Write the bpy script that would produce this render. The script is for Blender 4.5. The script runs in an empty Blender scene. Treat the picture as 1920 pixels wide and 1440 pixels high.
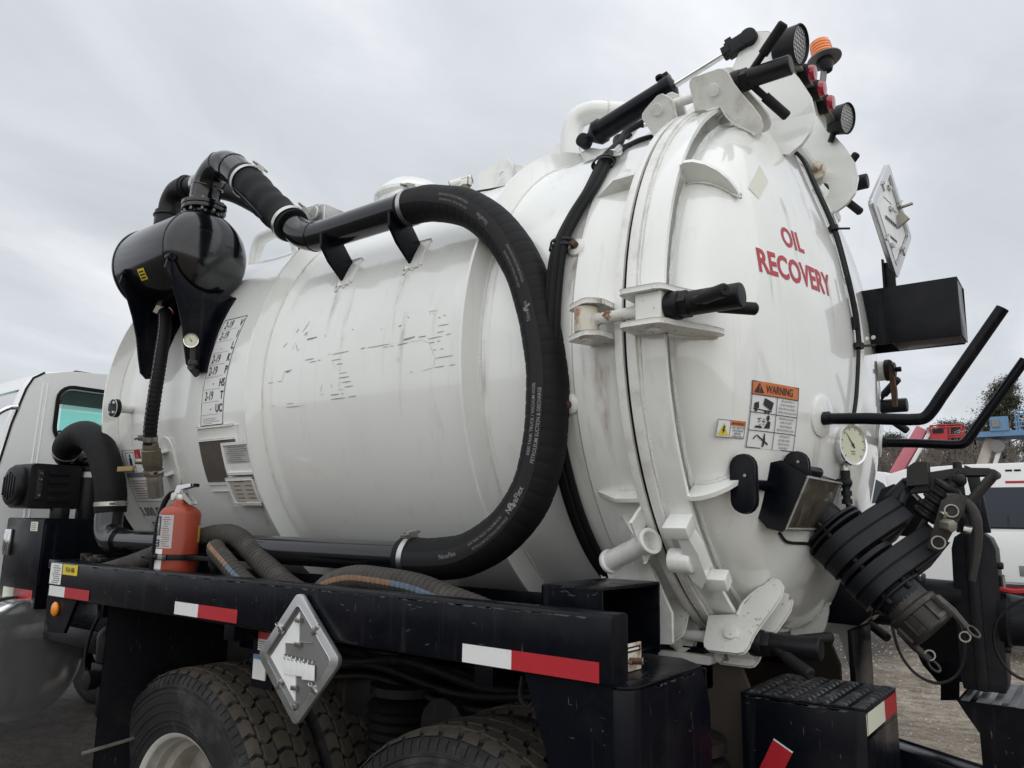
import bpy, bmesh, math, random
from mathutils import Vector, Matrix
from mathutils.geometry import tessellate_polygon
random.seed(7)
PI = math.pi
R = math.radians
SC = bpy.context.scene
COL = SC.collection

# ------------------------------------------------------------------ camera
cam_d = bpy.data.cameras.new('camera')
cam_o = bpy.data.objects.new('camera', cam_d)
COL.objects.link(cam_o)
yaw, pitch, roll = R(37.0538), R(10.2248), R(1.0140)
fw = Vector((-math.sin(yaw)*math.cos(pitch), math.cos(yaw)*math.cos(pitch), math.sin(pitch)))
rt = Vector((math.cos(yaw), math.sin(yaw), 0))
up = rt.cross(fw)
r2 = rt*math.cos(roll) + up*math.sin(roll)
u2 = -rt*math.sin(roll) + up*math.cos(roll)
m3 = Matrix((r2, u2, -fw)).transposed()
cam_o.matrix_world = Matrix.Translation((0.974, -2.7394, 1.6051)) @ m3.to_4x4()
cam_d.sensor_fit = 'HORIZONTAL'
cam_d.sensor_width = 36
cam_d.lens = 1444.35/1920*36
cam_d.clip_start = 0.05
cam_d.clip_end = 2000
SC.camera = cam_o

# ------------------------------------------------------------------ sky, sun, exposure
SUN_EL, SUN_AZ = R(38), R(-50)          # azimuth of the brightest part of the overcast, from +X towards +Y
W = bpy.data.worlds.new('World')
SC.world = W
W.use_nodes = True
nt = W.node_tree
nt.nodes.clear()
def wn(t, **k):
    n = nt.nodes.new(t)
    for a, b in k.items(): setattr(n, a, b)
    return n
out = wn('ShaderNodeOutputWorld')
bgd = wn('ShaderNodeBackground')
sky = wn('ShaderNodeTexSky', sky_type='NISHITA', sun_disc=False, sun_elevation=SUN_EL, sun_rotation=R(90)-SUN_AZ)
bsky = wn('ShaderNodeBackground'); bsky.inputs['Strength'].default_value = 0.09
nt.links.new(sky.outputs[0], bsky.inputs['Color'])
tc = wn('ShaderNodeTexCoord')
sep = wn('ShaderNodeSeparateXYZ'); nt.links.new(tc.outputs['Generated'], sep.inputs[0])
def wm(op, a, b=None, clamp=False):
    n = wn('ShaderNodeMath', operation=op, use_clamp=clamp)
    for i, v in enumerate((a, b)):
        if v is None: continue
        if isinstance(v, (int, float)): n.inputs[i].default_value = v
        else: nt.links.new(v, n.inputs[i])
    return n.outputs[0]
zz = wm('MAXIMUM', sep.outputs[2], 0.0)
den = wm('ADD', zz, 0.22)
cx = wm('DIVIDE', sep.outputs[0], den); cy = wm('DIVIDE', sep.outputs[1], den)
cmb = wn('ShaderNodeCombineXYZ'); nt.links.new(cx, cmb.inputs[0]); nt.links.new(cy, cmb.inputs[1])
n1 = wn('ShaderNodeTexNoise'); n1.inputs['Scale'].default_value = 0.9; n1.inputs['Detail'].default_value = 7; n1.inputs['Roughness'].default_value = .52; n1.inputs['Distortion'].default_value = .35
n2 = wn('ShaderNodeTexNoise'); n2.inputs['Scale'].default_value = 2.6; n2.inputs['Detail'].default_value = 8; n2.inputs['Roughness'].default_value = .55; n2.inputs['Distortion'].default_value = .6
mpp = wn('ShaderNodeMapping'); mpp.inputs['Scale'].default_value = (1.1, .62, 1); mpp.inputs['Rotation'].default_value = (0, 0, R(25)); mpp.inputs['Location'].default_value = (3.3, 1.2, 0)
nt.links.new(cmb.outputs[0], mpp.inputs[0])
nt.links.new(mpp.outputs[0], n1.inputs['Vector']); nt.links.new(mpp.outputs[0], n2.inputs['Vector'])
cl = wm('ADD', wm('MULTIPLY', n1.outputs[0], .60), wm('MULTIPLY', n2.outputs[0], .40))
ramp = wn('ShaderNodeValToRGB')
e = ramp.color_ramp.elements
e[0].position = .34; e[0].color = (.525, .545, .58, 1)
e[1].position = .66; e[1].color = (.84, .86, .88, 1)
m_ = ramp.color_ramp.elements.new(.5); m_.color = (.625, .65, .692, 1)
nt.links.new(cl, ramp.inputs[0])
# overcast luminance: paler low down, thicker but brighter towards the zenith
low = wm('SUBTRACT', 1.0, wm('MULTIPLY', zz, 3.2), True)
gain = wm('ADD', wm('ADD', 0.90, wm('MULTIPLY', low, .24)), wm('MULTIPLY', zz, .55))
mixc = wn('ShaderNodeMix', data_type='RGBA', blend_type='MULTIPLY'); mixc.inputs[0].default_value = 1
nt.links.new(ramp.outputs[0], mixc.inputs[6])
cg = wn('ShaderNodeCombineXYZ')
for i in range(3): nt.links.new(gain, cg.inputs[i])
nt.links.new(cg.outputs[0], mixc.inputs[7])
nt.links.new(mixc.outputs[2], bgd.inputs['Color']); bgd.inputs['Strength'].default_value = 1.0
mxs = wn('ShaderNodeMixShader'); mxs.inputs[0].default_value = .94
nt.links.new(bsky.outputs[0], mxs.inputs[1]); nt.links.new(bgd.outputs[0], mxs.inputs[2])
nt.links.new(mxs.outputs[0], out.inputs[0])
sun_d = bpy.data.lights.new('sun', 'SUN'); sun_d.energy = 1.5; sun_d.angle = R(140); sun_d.color = (1, .975, .92)
sun_o = bpy.data.objects.new('sun', sun_d); COL.objects.link(sun_o)
sd = Vector((math.cos(SUN_EL)*math.cos(SUN_AZ), math.cos(SUN_EL)*math.sin(SUN_AZ), math.sin(SUN_EL)))
sun_o.rotation_euler = sd.to_track_quat('Z', 'Y').to_euler()
SC.view_settings.view_transform = 'Standard'
SC.view_settings.look = 'None'
SC.view_settings.exposure = 0.06
SC.view_settings.gamma = 1
SC.view_settings.use_curve_mapping = False
SC.cycles.max_bounces = 8
SC.cycles.transparent_max_bounces = 12

# ------------------------------------------------------------------ materials
MATS = {}
def mat(name, col, rough=.5, metal=0., coat=0., var=0., vs=4., bump=0., bs=40., dirt=None, dirt_amt=0., ds=3., dst=(1, 1, 1), rv=0., spec=.5, streak=None, streak_amt=0., trans=0., alpha=1., emis=None, dl=(.52, .75)):
    m = bpy.data.materials.new(name); m.use_nodes = True
    t = m.node_tree; N = t.nodes; L = t.links
    b = N['Principled BSDF']
    b.inputs['Roughness'].default_value = rough
    b.inputs['Metallic'].default_value = metal
    b.inputs['Coat Weight'].default_value = coat
    b.inputs['Coat Roughness'].default_value = .025
    b.inputs['Specular IOR Level'].default_value = spec
    if trans: b.inputs['Transmission Weight'].default_value = trans
    if alpha < 1: b.inputs['Alpha'].default_value = alpha
    if emis: b.inputs['Emission Color'].default_value = emis[0] + (1,); b.inputs['Emission Strength'].default_value = emis[1]
    geo = N.new('ShaderNodeNewGeometry')
    def noise(scale, det=5, st=None, rg=.55):
        n = N.new('ShaderNodeTexNoise'); n.inputs['Scale'].default_value = scale; n.inputs['Detail'].default_value = det; n.inputs['Roughness'].default_value = rg
        if st:
            mp = N.new('ShaderNodeMapping'); mp.inputs['Scale'].default_value = st; L.new(geo.outputs['Position'], mp.inputs[0]); L.new(mp.outputs[0], n.inputs['Vector'])
        else: L.new(geo.outputs['Position'], n.inputs['Vector'])
        return n.outputs[0]
    def mapr(v, a, b_, c, d):
        n = N.new('ShaderNodeMapRange'); L.new(v, n.inputs[0])
        for i, x in enumerate((a, b_, c, d)): n.inputs[i+1].default_value = x
        return n.outputs[0]
    def mix(f, A, B):
        n = N.new('ShaderNodeMix'); n.data_type = 'RGBA'
        if isinstance(f, float): n.inputs[0].default_value = f
        else: L.new(f, n.inputs[0])
        for i, x in ((6, A), (7, B)):
            if isinstance(x, tuple): n.inputs[i].default_value = x[:3] + (1,)
            else: L.new(x, n.inputs[i])
        return n.outputs[2]
    c = col
    if var:
        c = mix(mapr(noise(vs), .3, .7, 0, 1), tuple(x*(1-var) for x in col), tuple(min(1, x*(1+var)) for x in col))
    if dirt:
        c = mix(mapr(noise(ds, 8, dst, .65), dl[0], dl[1], 0, dirt_amt), c, dirt)
    if streak:
        c = mix(mapr(noise(1, 6, (22, 22, 1.3), .6), .58, .8, 0, streak_amt), c, streak)
    if isinstance(c, tuple): b.inputs['Base Color'].default_value = c[:3] + (1,)
    else: L.new(c, b.inputs['Base Color'])
    if rv: L.new(mapr(noise(ds*1.7, 6), .3, .7, max(0, rough-rv), min(1, rough+rv)), b.inputs['Roughness'])
    if bump:
        bp = N.new('ShaderNodeBump'); bp.inputs['Strength'].default_value = bump; bp.inputs['Distance'].default_value = .01
        L.new(noise(bs, 4), bp.inputs['Height']); L.new(bp.outputs[0], b.inputs['Normal'])
    MATS[name] = m
    return m
mat('white_paint', (.80, .815, .785), .17, coat=1., var=.02, vs=2.5, dirt=(.50, .48, .43), dirt_amt=.22, ds=1.6, dst=(1, 1, .7), rv=.06, streak=(.47, .44, .38), streak_amt=.36, bump=.022, bs=2.2)
mat('white_chipped', (.73, .735, .70), .35, coat=.2, var=.05, vs=8, dirt=(.17, .14, .11), dirt_amt=.9, ds=34, dl=(.60, .66), rv=.1, streak=(.25, .19, .13), streak_amt=.6, bump=.08, bs=70)
mat('white_grimy', (.76, .765, .735), .3, coat=.3, var=.04, vs=6, dirt=(.34, .30, .24), dirt_amt=.5, ds=11, rv=.1, streak=(.3, .25, .19), streak_amt=.5, bump=.04, bs=60)
mat('white_cab', (.85, .855, .85), .2, coat=.7, var=.015, dirt=(.5, .48, .45), dirt_amt=.15, ds=2)
mat('weld_white', (.74, .745, .72), .4, var=.06, vs=40, bump=.5, bs=120, dirt=(.36, .32, .26), dirt_amt=.3, ds=14)
mat('black_gloss', (.0045, .005, .007), .16, coat=.3, rv=.05, spec=.5, dirt=(.03, .029, .028), dirt_amt=.2, ds=3)
mat('black_paint', (.0030, .0036, .0068), .28, rv=.09, spec=.16, dirt=(.032, .031, .03), dirt_amt=.3, ds=5, streak=(.07, .068, .065), streak_amt=.28)
mat('black_rust', (.012, .011, .0105), .55, rv=.1, spec=.25, dirt=(.085, .06, .042), dirt_amt=.8, ds=5, streak=(.11, .085, .06), streak_amt=.5)
mat('black_plastic', (.007, .0073, .009), .42, rv=.1, spec=.25, dirt=(.035, .034, .033), dirt_amt=.25, ds=6)
mat('rubber_grip', (.009, .0092, .0105), .6, spec=.25, bump=.1, bs=200)
mat('cast_black', (.0075, .0085, .0115), .45, bump=.14, bs=190, rv=.1, spec=.25, dirt=(.035, .034, .033), dirt_amt=.45, ds=7)
mat('cast_iron', (.035, .033, .030), .55, metal=.3, bump=.25, bs=130, dirt=(.22, .2, .17), dirt_amt=.5, ds=12)
mat('linkage', (.030, .029, .028), .55, spec=.3, bump=.1, bs=160, dirt=(.085, .08, .072), dirt_amt=.6, ds=14)
mat('hose_rubber', (.0058, .006, .0068), .6, bump=.08, bs=140, spec=.2, dirt=(.018, .0175, .017), dirt_amt=.3, ds=8)
mat('hose_stripe', (.017, .0172, .0185), .6, spec=.2)
mat('hose_brown', (.050, .0465, .0415), .72, spec=.25, var=.2, vs=12, bump=.3, bs=160, dirt=(.13, .115, .095), dirt_amt=.6, ds=14)
mat('stripe_orange', (.22, .13, .08), .7, var=.3, vs=30, dirt=(.07, .06, .05), dirt_amt=1, ds=30)
mat('stripe_blue', (.11, .15, .21), .7, var=.3, vs=30, dirt=(.07, .06, .05), dirt_amt=.8, ds=28)
mat('alu_dark', (.16, .165, .175), .4, metal=.8, rv=.1)
mat('frame_dirty', (.060, .050, .040), .6, spec=.3, dirt=(.14, .115, .085), dirt_amt=.9, ds=5, streak=(.13, .11, .085), streak_amt=.7)
mat('black_worn', (.03, .031, .035), .36, spec=.5, var=.5, vs=60, dirt=(.17, .17, .18), dirt_amt=.9, ds=34)  # worn grip bumps, their grey highlights put into the lighter colour
mat('steel', (.52, .52, .50), .3, metal=1, rv=.1)
mat('chrome', (.72, .72, .72), .12, metal=1)
mat('steel_dirty', (.32, .30, .26), .42, metal=.8, dirt=(.12, .09, .06), dirt_amt=.7, ds=18)
mat('brass_dirty', (.16, .135, .10), .5, metal=.6, dirt=(.09, .075, .06), dirt_amt=.8, ds=22)
mat('alu', (.62, .63, .635), .32, metal=.9, rv=.12, dirt=(.3, .29, .28), dirt_amt=.4, ds=6)
mat('alu_tank', (.74, .75, .76), .13, metal=.88, rv=.04, dirt=(.3, .29, .28), dirt_amt=.12, ds=3, dst=(1, 1, .3), bump=.02, bs=4)
mat('alu_cast', (.42, .42, .41), .5, metal=.7, var=.15, vs=20, dirt=(.1, .09, .08), dirt_amt=.7, ds=25)
mat('alu_white', (.78, .79, .79), .4, dirt=(.45, .44, .42), dirt_amt=.3, ds=12)
mat('grey_plate', (.20, .20, .195), .42, metal=.4, dirt=(.3, .3, .29), dirt_amt=.35, ds=10)
mat('tape_white', (.74, .75, .74), .35, bump=.25, bs=420, dirt=(.4, .39, .37), dirt_amt=.3, ds=20)
mat('tape_cream', (.68, .69, .56), .35, bump=.2, bs=420)
mat('tape_red', (.42, .012, .022), .33, bump=.2, bs=420, dirt=(.2, .02, .02), dirt_amt=.3, ds=20)
mat('sticker_white', (.74, .745, .74), .4, dirt=(.55, .54, .5), dirt_amt=.2, ds=12)
mat('sticker_grey', (.44, .44, .43), .5, dirt=(.3, .29, .28), dirt_amt=.4, ds=16)
mat('sticker_tan', (.50, .45, .40), .5, dirt=(.34, .28, .22), dirt_amt=.5, ds=20)
mat('lever_ochre', (.30, .20, .06), .6, dirt=(.12, .09, .05), dirt_amt=.7, ds=25)
mat('sticker_cream', (.66, .66, .57), .45)
mat('sticker_yellow', (.68, .52, .04), .4)
mat('sticker_orange', (.60, .17, .045), .4)
mat('ink', (.012, .012, .013), .5)
mat('ink_grey', (.17, .17, .17), .6)
mat('ink_faint', (.30, .30, .30), .6)
mat('scratch', (.26, .265, .265), .7)
mat('ink_red', (.43, .025, .04), .4)
mat('ink_white', (.23, .23, .23), .6)
mat('ink_wred', (.45, .05, .06), .5)
mat('ink_navy', (.02, .03, .07), .5)
mat('plate_brown', (.10, .088, .075), .55, metal=.2, bump=.1, bs=90, var=.12, vs=20)
mat('lens_dirty', (.075, .066, .05), .3, var=.4, vs=14, dirt=(.24, .21, .16), dirt_amt=.8, ds=24, coat=.2)
mat('lens_red', (.35, .008, .03), .18, coat=.6)
mat('lens_orange', (.80, .19, .012), .22, coat=.5)
mat('lens_amber', (.80, .26, .02), .25, coat=.4)
mat('lamp_glass', (.62, .63, .62), .25, metal=.15, bump=.4, bs=150)
mat('ext_red', (.31, .050, .026), .28, spec=.35, coat=.1, var=.05, dirt=(.3, .08, .05), dirt_amt=.3, ds=8)
mat('rust', (.085, .043, .026), .8, var=.4, vs=40, bump=.3, bs=120)
mat('bolt_rusty', (.66, .65, .61), .5, dirt=(.17, .06, .022), dirt_amt=1.0, ds=17, dl=(.50, .56), bump=.25, bs=120)
mat('paint_cream', (.64, .61, .52), .5, dirt=(.27, .12, .045), dirt_amt=.9, ds=13, dl=(.5, .62))
mat('dial', (.62, .62, .47), .35)
mat('tyre', (.020, .0203, .0215), .7, spec=.3, bump=.12, bs=90, var=.2, vs=9, dirt=(.085, .084, .083), dirt_amt=.8, ds=8)
mat('tread', (.085, .075, .062), .92, bump=.25, bs=120, spec=.25, var=.25, vs=14, dirt=(.085, .07, .053), dirt_amt=.6, ds=16)
mat('rim_dirty', (.40, .385, .34), .45, var=.2, vs=7, dirt=(.16, .13, .095), dirt_amt=.9, ds=7, streak=(.13, .10, .07), streak_amt=.7)  # dirty wheel barrel, shade inside the deep rim painted into a darker base
mat('scuff', (.07, .07, .072), .7)
mat('scuff_faint', (.035, .036, .039), .7)
mat('rim_white', (.62, .62, .57), .35, dirt=(.27, .24, .19), dirt_amt=.8, ds=9, streak=(.35, .3, .24), streak_amt=.3)
mat('flap_rubber', (.0055, .006, .0085), .5, spec=.2, dirt=(.03, .029, .029), dirt_amt=.5, ds=5, rv=.1)
mat('seat_dark', (.03, .03, .033), .8)
mat('lift_red', (.42, .02, .03), .4, var=.1)
mat('lift_pink', (.55, .16, .20), .45, var=.08)
mat('lift_blue', (.12, .25, .42), .45, var=.1)
mat('lift_rusty', (.55, .52, .46), .5, dirt=(.33, .2, .08), dirt_amt=.9, ds=1.2)
mat('truck_white', (.78, .79, .79), .25, coat=.5, dirt=(.55, .53, .5), dirt_amt=.2, ds=1.5)
mat('dark_glass', (.045, .052, .068), .25, spec=.3)
mat('bark', (.075, .062, .052), .9, bump=.5, bs=20, var=.3, vs=6)
mat('bare_twig', (.135, .115, .095), .9, var=.3, vs=1.5)
mat('pine', (.066, .074, .047), .8, spec=.2, var=.45, vs=.8)  # both pine tones lightened, distance haze put into the colour
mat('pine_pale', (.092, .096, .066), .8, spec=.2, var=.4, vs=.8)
mat('stone', (.30, .27, .23), .9, var=.45, vs=25)
g = mat('window_tint', (.55, .85, .80), .05, trans=1.0)
# thin tinted pane: transparent with a sheen
def pane(name, col):
    m = bpy.data.materials.new(name); m.use_nodes = True; t = m.node_tree; t.nodes.clear()
    o = t.nodes.new('ShaderNodeOutputMaterial'); a = t.nodes.new('ShaderNodeBsdfTransparent'); a.inputs[0].default_value = col + (1,)
    s = t.nodes.new('ShaderNodeBsdfGlossy'); s.inputs['Roughness'].default_value = .03
    f = t.nodes.new('ShaderNodeFresnel'); f.inputs[0].default_value = 1.45
    x = t.nodes.new('ShaderNodeMixShader'); t.links.new(f.outputs[0], x.inputs[0]); t.links.new(a.outputs[0], x.inputs[1]); t.links.new(s.outputs[0], x.inputs[2]); t.links.new(x.outputs[0], o.inputs[0])
    MATS[name] = m
pane('glass_green', (.66, .90, .86)); pane('glass_clear', (.80, .88, .86))
# run-down dirt and rust stains: thin film, see-through and patchy
def stain(name, col, amt):
    m = bpy.data.materials.new(name); m.use_nodes = True; t = m.node_tree; b = t.nodes['Principled BSDF']; b.inputs['Base Color'].default_value = col + (1,); b.inputs['Roughness'].default_value = .6
    geo = t.nodes.new('ShaderNodeNewGeometry'); mp = t.nodes.new('ShaderNodeMapping'); mp.inputs['Scale'].default_value = (55, 55, 6); n = t.nodes.new('ShaderNodeTexNoise'); n.inputs['Scale'].default_value = 1; n.inputs['Detail'].default_value = 5
    r = t.nodes.new('ShaderNodeMapRange'); r.inputs[1].default_value = .35; r.inputs[2].default_value = .72; r.inputs[3].default_value = 0; r.inputs[4].default_value = amt
    at = t.nodes.new('ShaderNodeAttribute'); at.attribute_name = 'fade'; mu = t.nodes.new('ShaderNodeMath'); mu.operation = 'MULTIPLY'
    t.links.new(geo.outputs['Position'], mp.inputs[0]); t.links.new(mp.outputs[0], n.inputs['Vector']); t.links.new(n.outputs[0], r.inputs[0]); t.links.new(r.outputs[0], mu.inputs[0]); t.links.new(at.outputs['Fac'], mu.inputs[1]); t.links.new(mu.outputs[0], b.inputs['Alpha'])
    MATS[name] = m
stain('dirt_stain', (.16, .135, .10), .42); stain('rust_stain', (.22, .085, .03), .8)
# ground: gravel yard, browner and paler grit in patches, dark asphalt towards the front with the truck's shade painted in
def ground_mat():
    m = bpy.data.materials.new('gravel_ground'); m.use_nodes = True; t = m.node_tree; N = t.nodes; L = t.links; b = N['Principled BSDF']
    geo = N.new('ShaderNodeNewGeometry')
    def ns(s, d=6, rg=.6, st=(1, 1, 1)):
        mp = N.new('ShaderNodeMapping'); mp.inputs['Scale'].default_value = st; L.new(geo.outputs['Position'], mp.inputs[0])
        n = N.new('ShaderNodeTexNoise'); n.inputs['Scale'].default_value = s; n.inputs['Detail'].default_value = d; n.inputs['Roughness'].default_value = rg; L.new(mp.outputs[0], n.inputs['Vector']); return n.outputs[0]
    def rmp(v, stops):
        r = N.new('ShaderNodeValToRGB'); L.new(v, r.inputs[0])
        while len(r.color_ramp.elements) < len(stops): r.color_ramp.elements.new(.5)
        for q, (p, c) in zip(r.color_ramp.elements, stops): q.position = p; q.color = c + (1,)
        return r.outputs[0]
    fine = rmp(ns(34, 7, .72), [(.28, (.15, .13, .11)), (.46, (.32, .285, .24)), (.58, (.44, .40, .345)), (.74, (.58, .55, .51))])
    big = rmp(ns(.55, 5, .6, (1, 2.2, 1)), [(.36, (.62, .58, .54)), (.62, (1.0, .98, .95))])
    mx = N.new('ShaderNodeMix'); mx.data_type = 'RGBA'; mx.blend_type = 'MULTIPLY'; mx.inputs[0].default_value = 1; L.new(fine, mx.inputs[6]); L.new(big, mx.inputs[7])
    # dark asphalt towards -X, shade under the truck painted into its colour
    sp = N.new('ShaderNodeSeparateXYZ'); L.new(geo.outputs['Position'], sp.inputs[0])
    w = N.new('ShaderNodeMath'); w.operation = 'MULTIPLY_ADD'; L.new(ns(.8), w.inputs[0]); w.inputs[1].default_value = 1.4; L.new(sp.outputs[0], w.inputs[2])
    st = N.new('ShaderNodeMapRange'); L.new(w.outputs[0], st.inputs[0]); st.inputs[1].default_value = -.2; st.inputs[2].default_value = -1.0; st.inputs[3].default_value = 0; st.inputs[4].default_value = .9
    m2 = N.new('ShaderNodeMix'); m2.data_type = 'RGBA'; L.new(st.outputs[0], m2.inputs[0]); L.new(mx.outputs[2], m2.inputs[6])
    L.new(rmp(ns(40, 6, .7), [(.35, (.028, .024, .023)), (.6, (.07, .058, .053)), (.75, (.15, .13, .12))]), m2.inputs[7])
    L.new(m2.outputs[2], b.inputs['Base Color']); b.inputs['Roughness'].default_value = .9
    mid = rmp(ns(5.5, 7, .68, (1, 1.6, 1)), [(.34, (.50, .46, .42)), (.5, (.92, .90, .87)), (.66, (1.35, 1.33, 1.30))])
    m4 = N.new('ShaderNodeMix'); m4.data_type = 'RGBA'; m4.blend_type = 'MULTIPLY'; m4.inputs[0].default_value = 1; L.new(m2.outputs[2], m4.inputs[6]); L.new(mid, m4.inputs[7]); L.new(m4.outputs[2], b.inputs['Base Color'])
    bp = N.new('ShaderNodeBump'); bp.inputs['Strength'].default_value = 1.; bp.inputs['Distance'].default_value = .05; L.new(ns(30, 8, .7), bp.inputs['Height']); L.new(bp.outputs[0], b.inputs['Normal'])
    MATS['gravel_ground'] = m
ground_mat()

# ------------------------------------------------------------------ mesh helpers
WPOS = {}
def empty(name, loc, label, cat, group=None):
    o = bpy.data.objects.new(name, None); COL.objects.link(o); o.location = loc
    o.empty_display_size = .2
    WPOS[o.name] = Vector(loc)
    tag(o, label, cat, group); return o
def tag(o, label=None, cat=None, group=None, kind=None):
    for k, v in (('label', label), ('category', cat), ('group', group), ('kind', kind)):
        if v: o[k] = v
    return o
def frame(origin, z, x=None):
    z = Vector(z).normalized()
    x = Vector(x) if x is not None else (Vector((0, 0, 1)) if abs(z.z) < .9 else Vector((1, 0, 0)))
    x = (x - z*x.dot(z)).normalized(); y = z.cross(x)
    M = Matrix((x, y, z)).transposed().to_4x4(); M.translation = Vector(origin); return M
I4 = Matrix.Identity(4)
def spline(pts, n=8):
    P = [Vector(p) for p in pts]; P = [2*P[0]-P[1]] + P + [2*P[-1]-P[-2]]; o = []
    for i in range(1, len(P)-2):
        a, b, c, d = P[i-1:i+3]
        for k in range(n):
            t = k/n
            o.append(.5*((2*b)+(c-a)*t+(2*a-5*b+4*c-d)*t*t+(3*b-a-3*c+d)*t**3))
    o.append(P[-2]); return o
def resample(pts, step):
    o = [pts[0]]; acc = 0
    for a, b in zip(pts, pts[1:]):
        L = (b-a).length; s = step-acc
        while s <= L:
            o.append(a.lerp(b, s/L)); s += step
        acc = L-(s-step)
    o.append(pts[-1]); return o
def tframes(P, up0=None):
    T = []
    for i in range(len(P)):
        T.append((P[min(i+1, len(P)-1)]-P[max(i-1, 0)]).normalized())
    n = Vector(up0) if up0 is not None else (Vector((0, 0, 1)) if abs(T[0].z) < .9 else Vector((1, 0, 0)))
    F = []
    for t in T:
        n = (n-t*n.dot(t)).normalized(); F.append((t, n, t.cross(n)))
    return F
class MB:
    def __init__(s, m='black_paint'):
        s.v = []; s.f = []; s.mi = []; s.ms = []; s.m = m
    def mid(s, m):
        m = m or s.m
        if m not in s.ms: s.ms.append(m)
        return s.ms.index(m)
    def add(s, v, f, m=None):
        k = len(s.v); i = s.mid(m)
        s.v += [Vector(p) for p in v]
        s.f += [tuple(a+k for a in q) for q in f]; s.mi += [i]*len(f)
    def box(s, a, b, m=None, M=I4):
        x0, y0, z0 = [min(p, q) for p, q in zip(a, b)]; x1, y1, z1 = [max(p, q) for p, q in zip(a, b)]
        v = [M @ Vector(p) for p in ((x0,y0,z0),(x1,y0,z0),(x1,y1,z0),(x0,y1,z0),(x0,y0,z1),(x1,y0,z1),(x1,y1,z1),(x0,y1,z1))]
        s.add(v, [(0,3,2,1),(4,5,6,7),(0,1,5,4),(1,2,6,5),(2,3,7,6),(3,0,4,7)], m); return s
    def cyl(s, p0, p1, r0, r1=None, seg=20, m=None, caps=True):
        p0 = Vector(p0); p1 = Vector(p1); r1 = r0 if r1 is None else r1
        return s.lathe([(0, r0), ((p1-p0).length, r1)], frame(p0, p1-p0), seg, m, caps)
    def lathe(s, prof, M, seg=32, m=None, caps=True, a0=0, a1=None):
        full = a1 is None; a1 = a0+2*PI if full else a1
        n = seg if full else seg+1; v = []; f = []
        for a, r in prof:
            for k in range(n):
                t = a0+(a1-a0)*k/seg; v.append(M @ Vector((r*math.cos(t), r*math.sin(t), a)))
        for i in range(len(prof)-1):
            for k in range(seg):
                k2 = (k+1) % n if full else k+1
                f.append((i*n+k, i*n+k2, (i+1)*n+k2, (i+1)*n+k))
        if caps and full:
            if prof[0][1] > 1e-6: f.append(tuple(range(n-1, -1, -1)))
            if prof[-1][1] > 1e-6: f.append(tuple((len(prof)-1)*n+k for k in range(n)))
        s.add(v, f, m); return s
    def tube(s, pts, r, seg=12, m=None, caps=True, up0=None):
        P = [Vector(p) for p in pts]; F = tframes(P, up0); rr = r if isinstance(r, (list, tuple)) else [r]*len(P)
        v = []; f = []
        for p, (t, n, b), q in zip(P, F, rr):
            for k in range(seg):
                a = 2*PI*k/seg; v.append(p+(n*math.cos(a)+b*math.sin(a))*q)
        for i in range(len(P)-1):
            for k in range(seg):
                k2 = (k+1) % seg; f.append((i*seg+k, i*seg+k2, (i+1)*seg+k2, (i+1)*seg+k))
        if caps: f.append(tuple(range(seg-1, -1, -1))); f.append(tuple((len(P)-1)*seg+k for k in range(seg)))
        s.add(v, f, m); return s
    def prism(s, poly, z0, z1, M=I4, m=None, holes=()):
        loops = [list(poly)]+[list(h) for h in holes]
        flat = [p for l in loops for p in l]; n = len(flat)
        tris = tessellate_polygon([[Vector((p[0], p[1], 0)) for p in l] for l in loops]) if holes else None
        v = [M @ Vector((p[0], p[1], z0)) for p in flat]+[M @ Vector((p[0], p[1], z1)) for p in flat]
        area = sum(a[0]*b[1]-b[0]*a[1] for a, b in zip(poly, list(poly[1:])+[poly[0]])); f = []
        if tris:
            for t in tris:
                a, b, c = [flat[i] for i in t]
                if (b[0]-a[0])*(c[1]-a[1])-(b[1]-a[1])*(c[0]-a[0]) < 0: t = (t[0], t[2], t[1])
                f.append((t[2], t[1], t[0])); f.append(tuple(i+n for i in t))
        else:
            r = range(n) if area > 0 else range(n-1, -1, -1)
            f.append(tuple(reversed(list(r)))); f.append(tuple(i+n for i in r))
        o = 0
        for l in loops:
            k = len(l)
            for i in range(k): f.append((o+i, o+(i+1) % k, o+(i+1) % k+n, o+i+n))
            o += k
        s.add(v, f, m); return s
    def sphere(s, c, r, seg=16, rings=10, m=None, sc=(1, 1, 1)):
        c = Vector(c); v = []; f = []
        for i in range(rings+1):
            p = PI*i/rings
            for k in range(seg):
                a = 2*PI*k/seg; v.append(c+Vector((r*sc[0]*math.sin(p)*math.cos(a), r*sc[1]*math.sin(p)*math.sin(a), r*sc[2]*math.cos(p))))
        for i in range(rings):
            for k in range(seg):
                k2 = (k+1) % seg; f.append((i*seg+k, (i+1)*seg+k, (i+1)*seg+k2, i*seg+k2))
        s.add(v, f, m); return s
    def torus(s, M, Rr, r, seg=28, t=8, m=None):
        pts = [M @ Vector((Rr*math.cos(2*PI*k/seg), Rr*math.sin(2*PI*k/seg), 0)) for k in range(seg)]
        v = []; f = []; o = M.translation; z = (M.to_3x3() @ Vector((0, 0, 1))).normalized()
        for p in pts:
            d = (p-o).normalized()
            for j in range(t):
                a = 2*PI*j/t; v.append(p+(d*math.cos(a)+z*math.sin(a))*r)
        for k in range(seg):
            for j in range(t):
                f.append((k*t+j, ((k+1) % seg)*t+j, ((k+1) % seg)*t+(j+1) % t, k*t+(j+1) % t))
        s.add(v, f, m); return s
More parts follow.
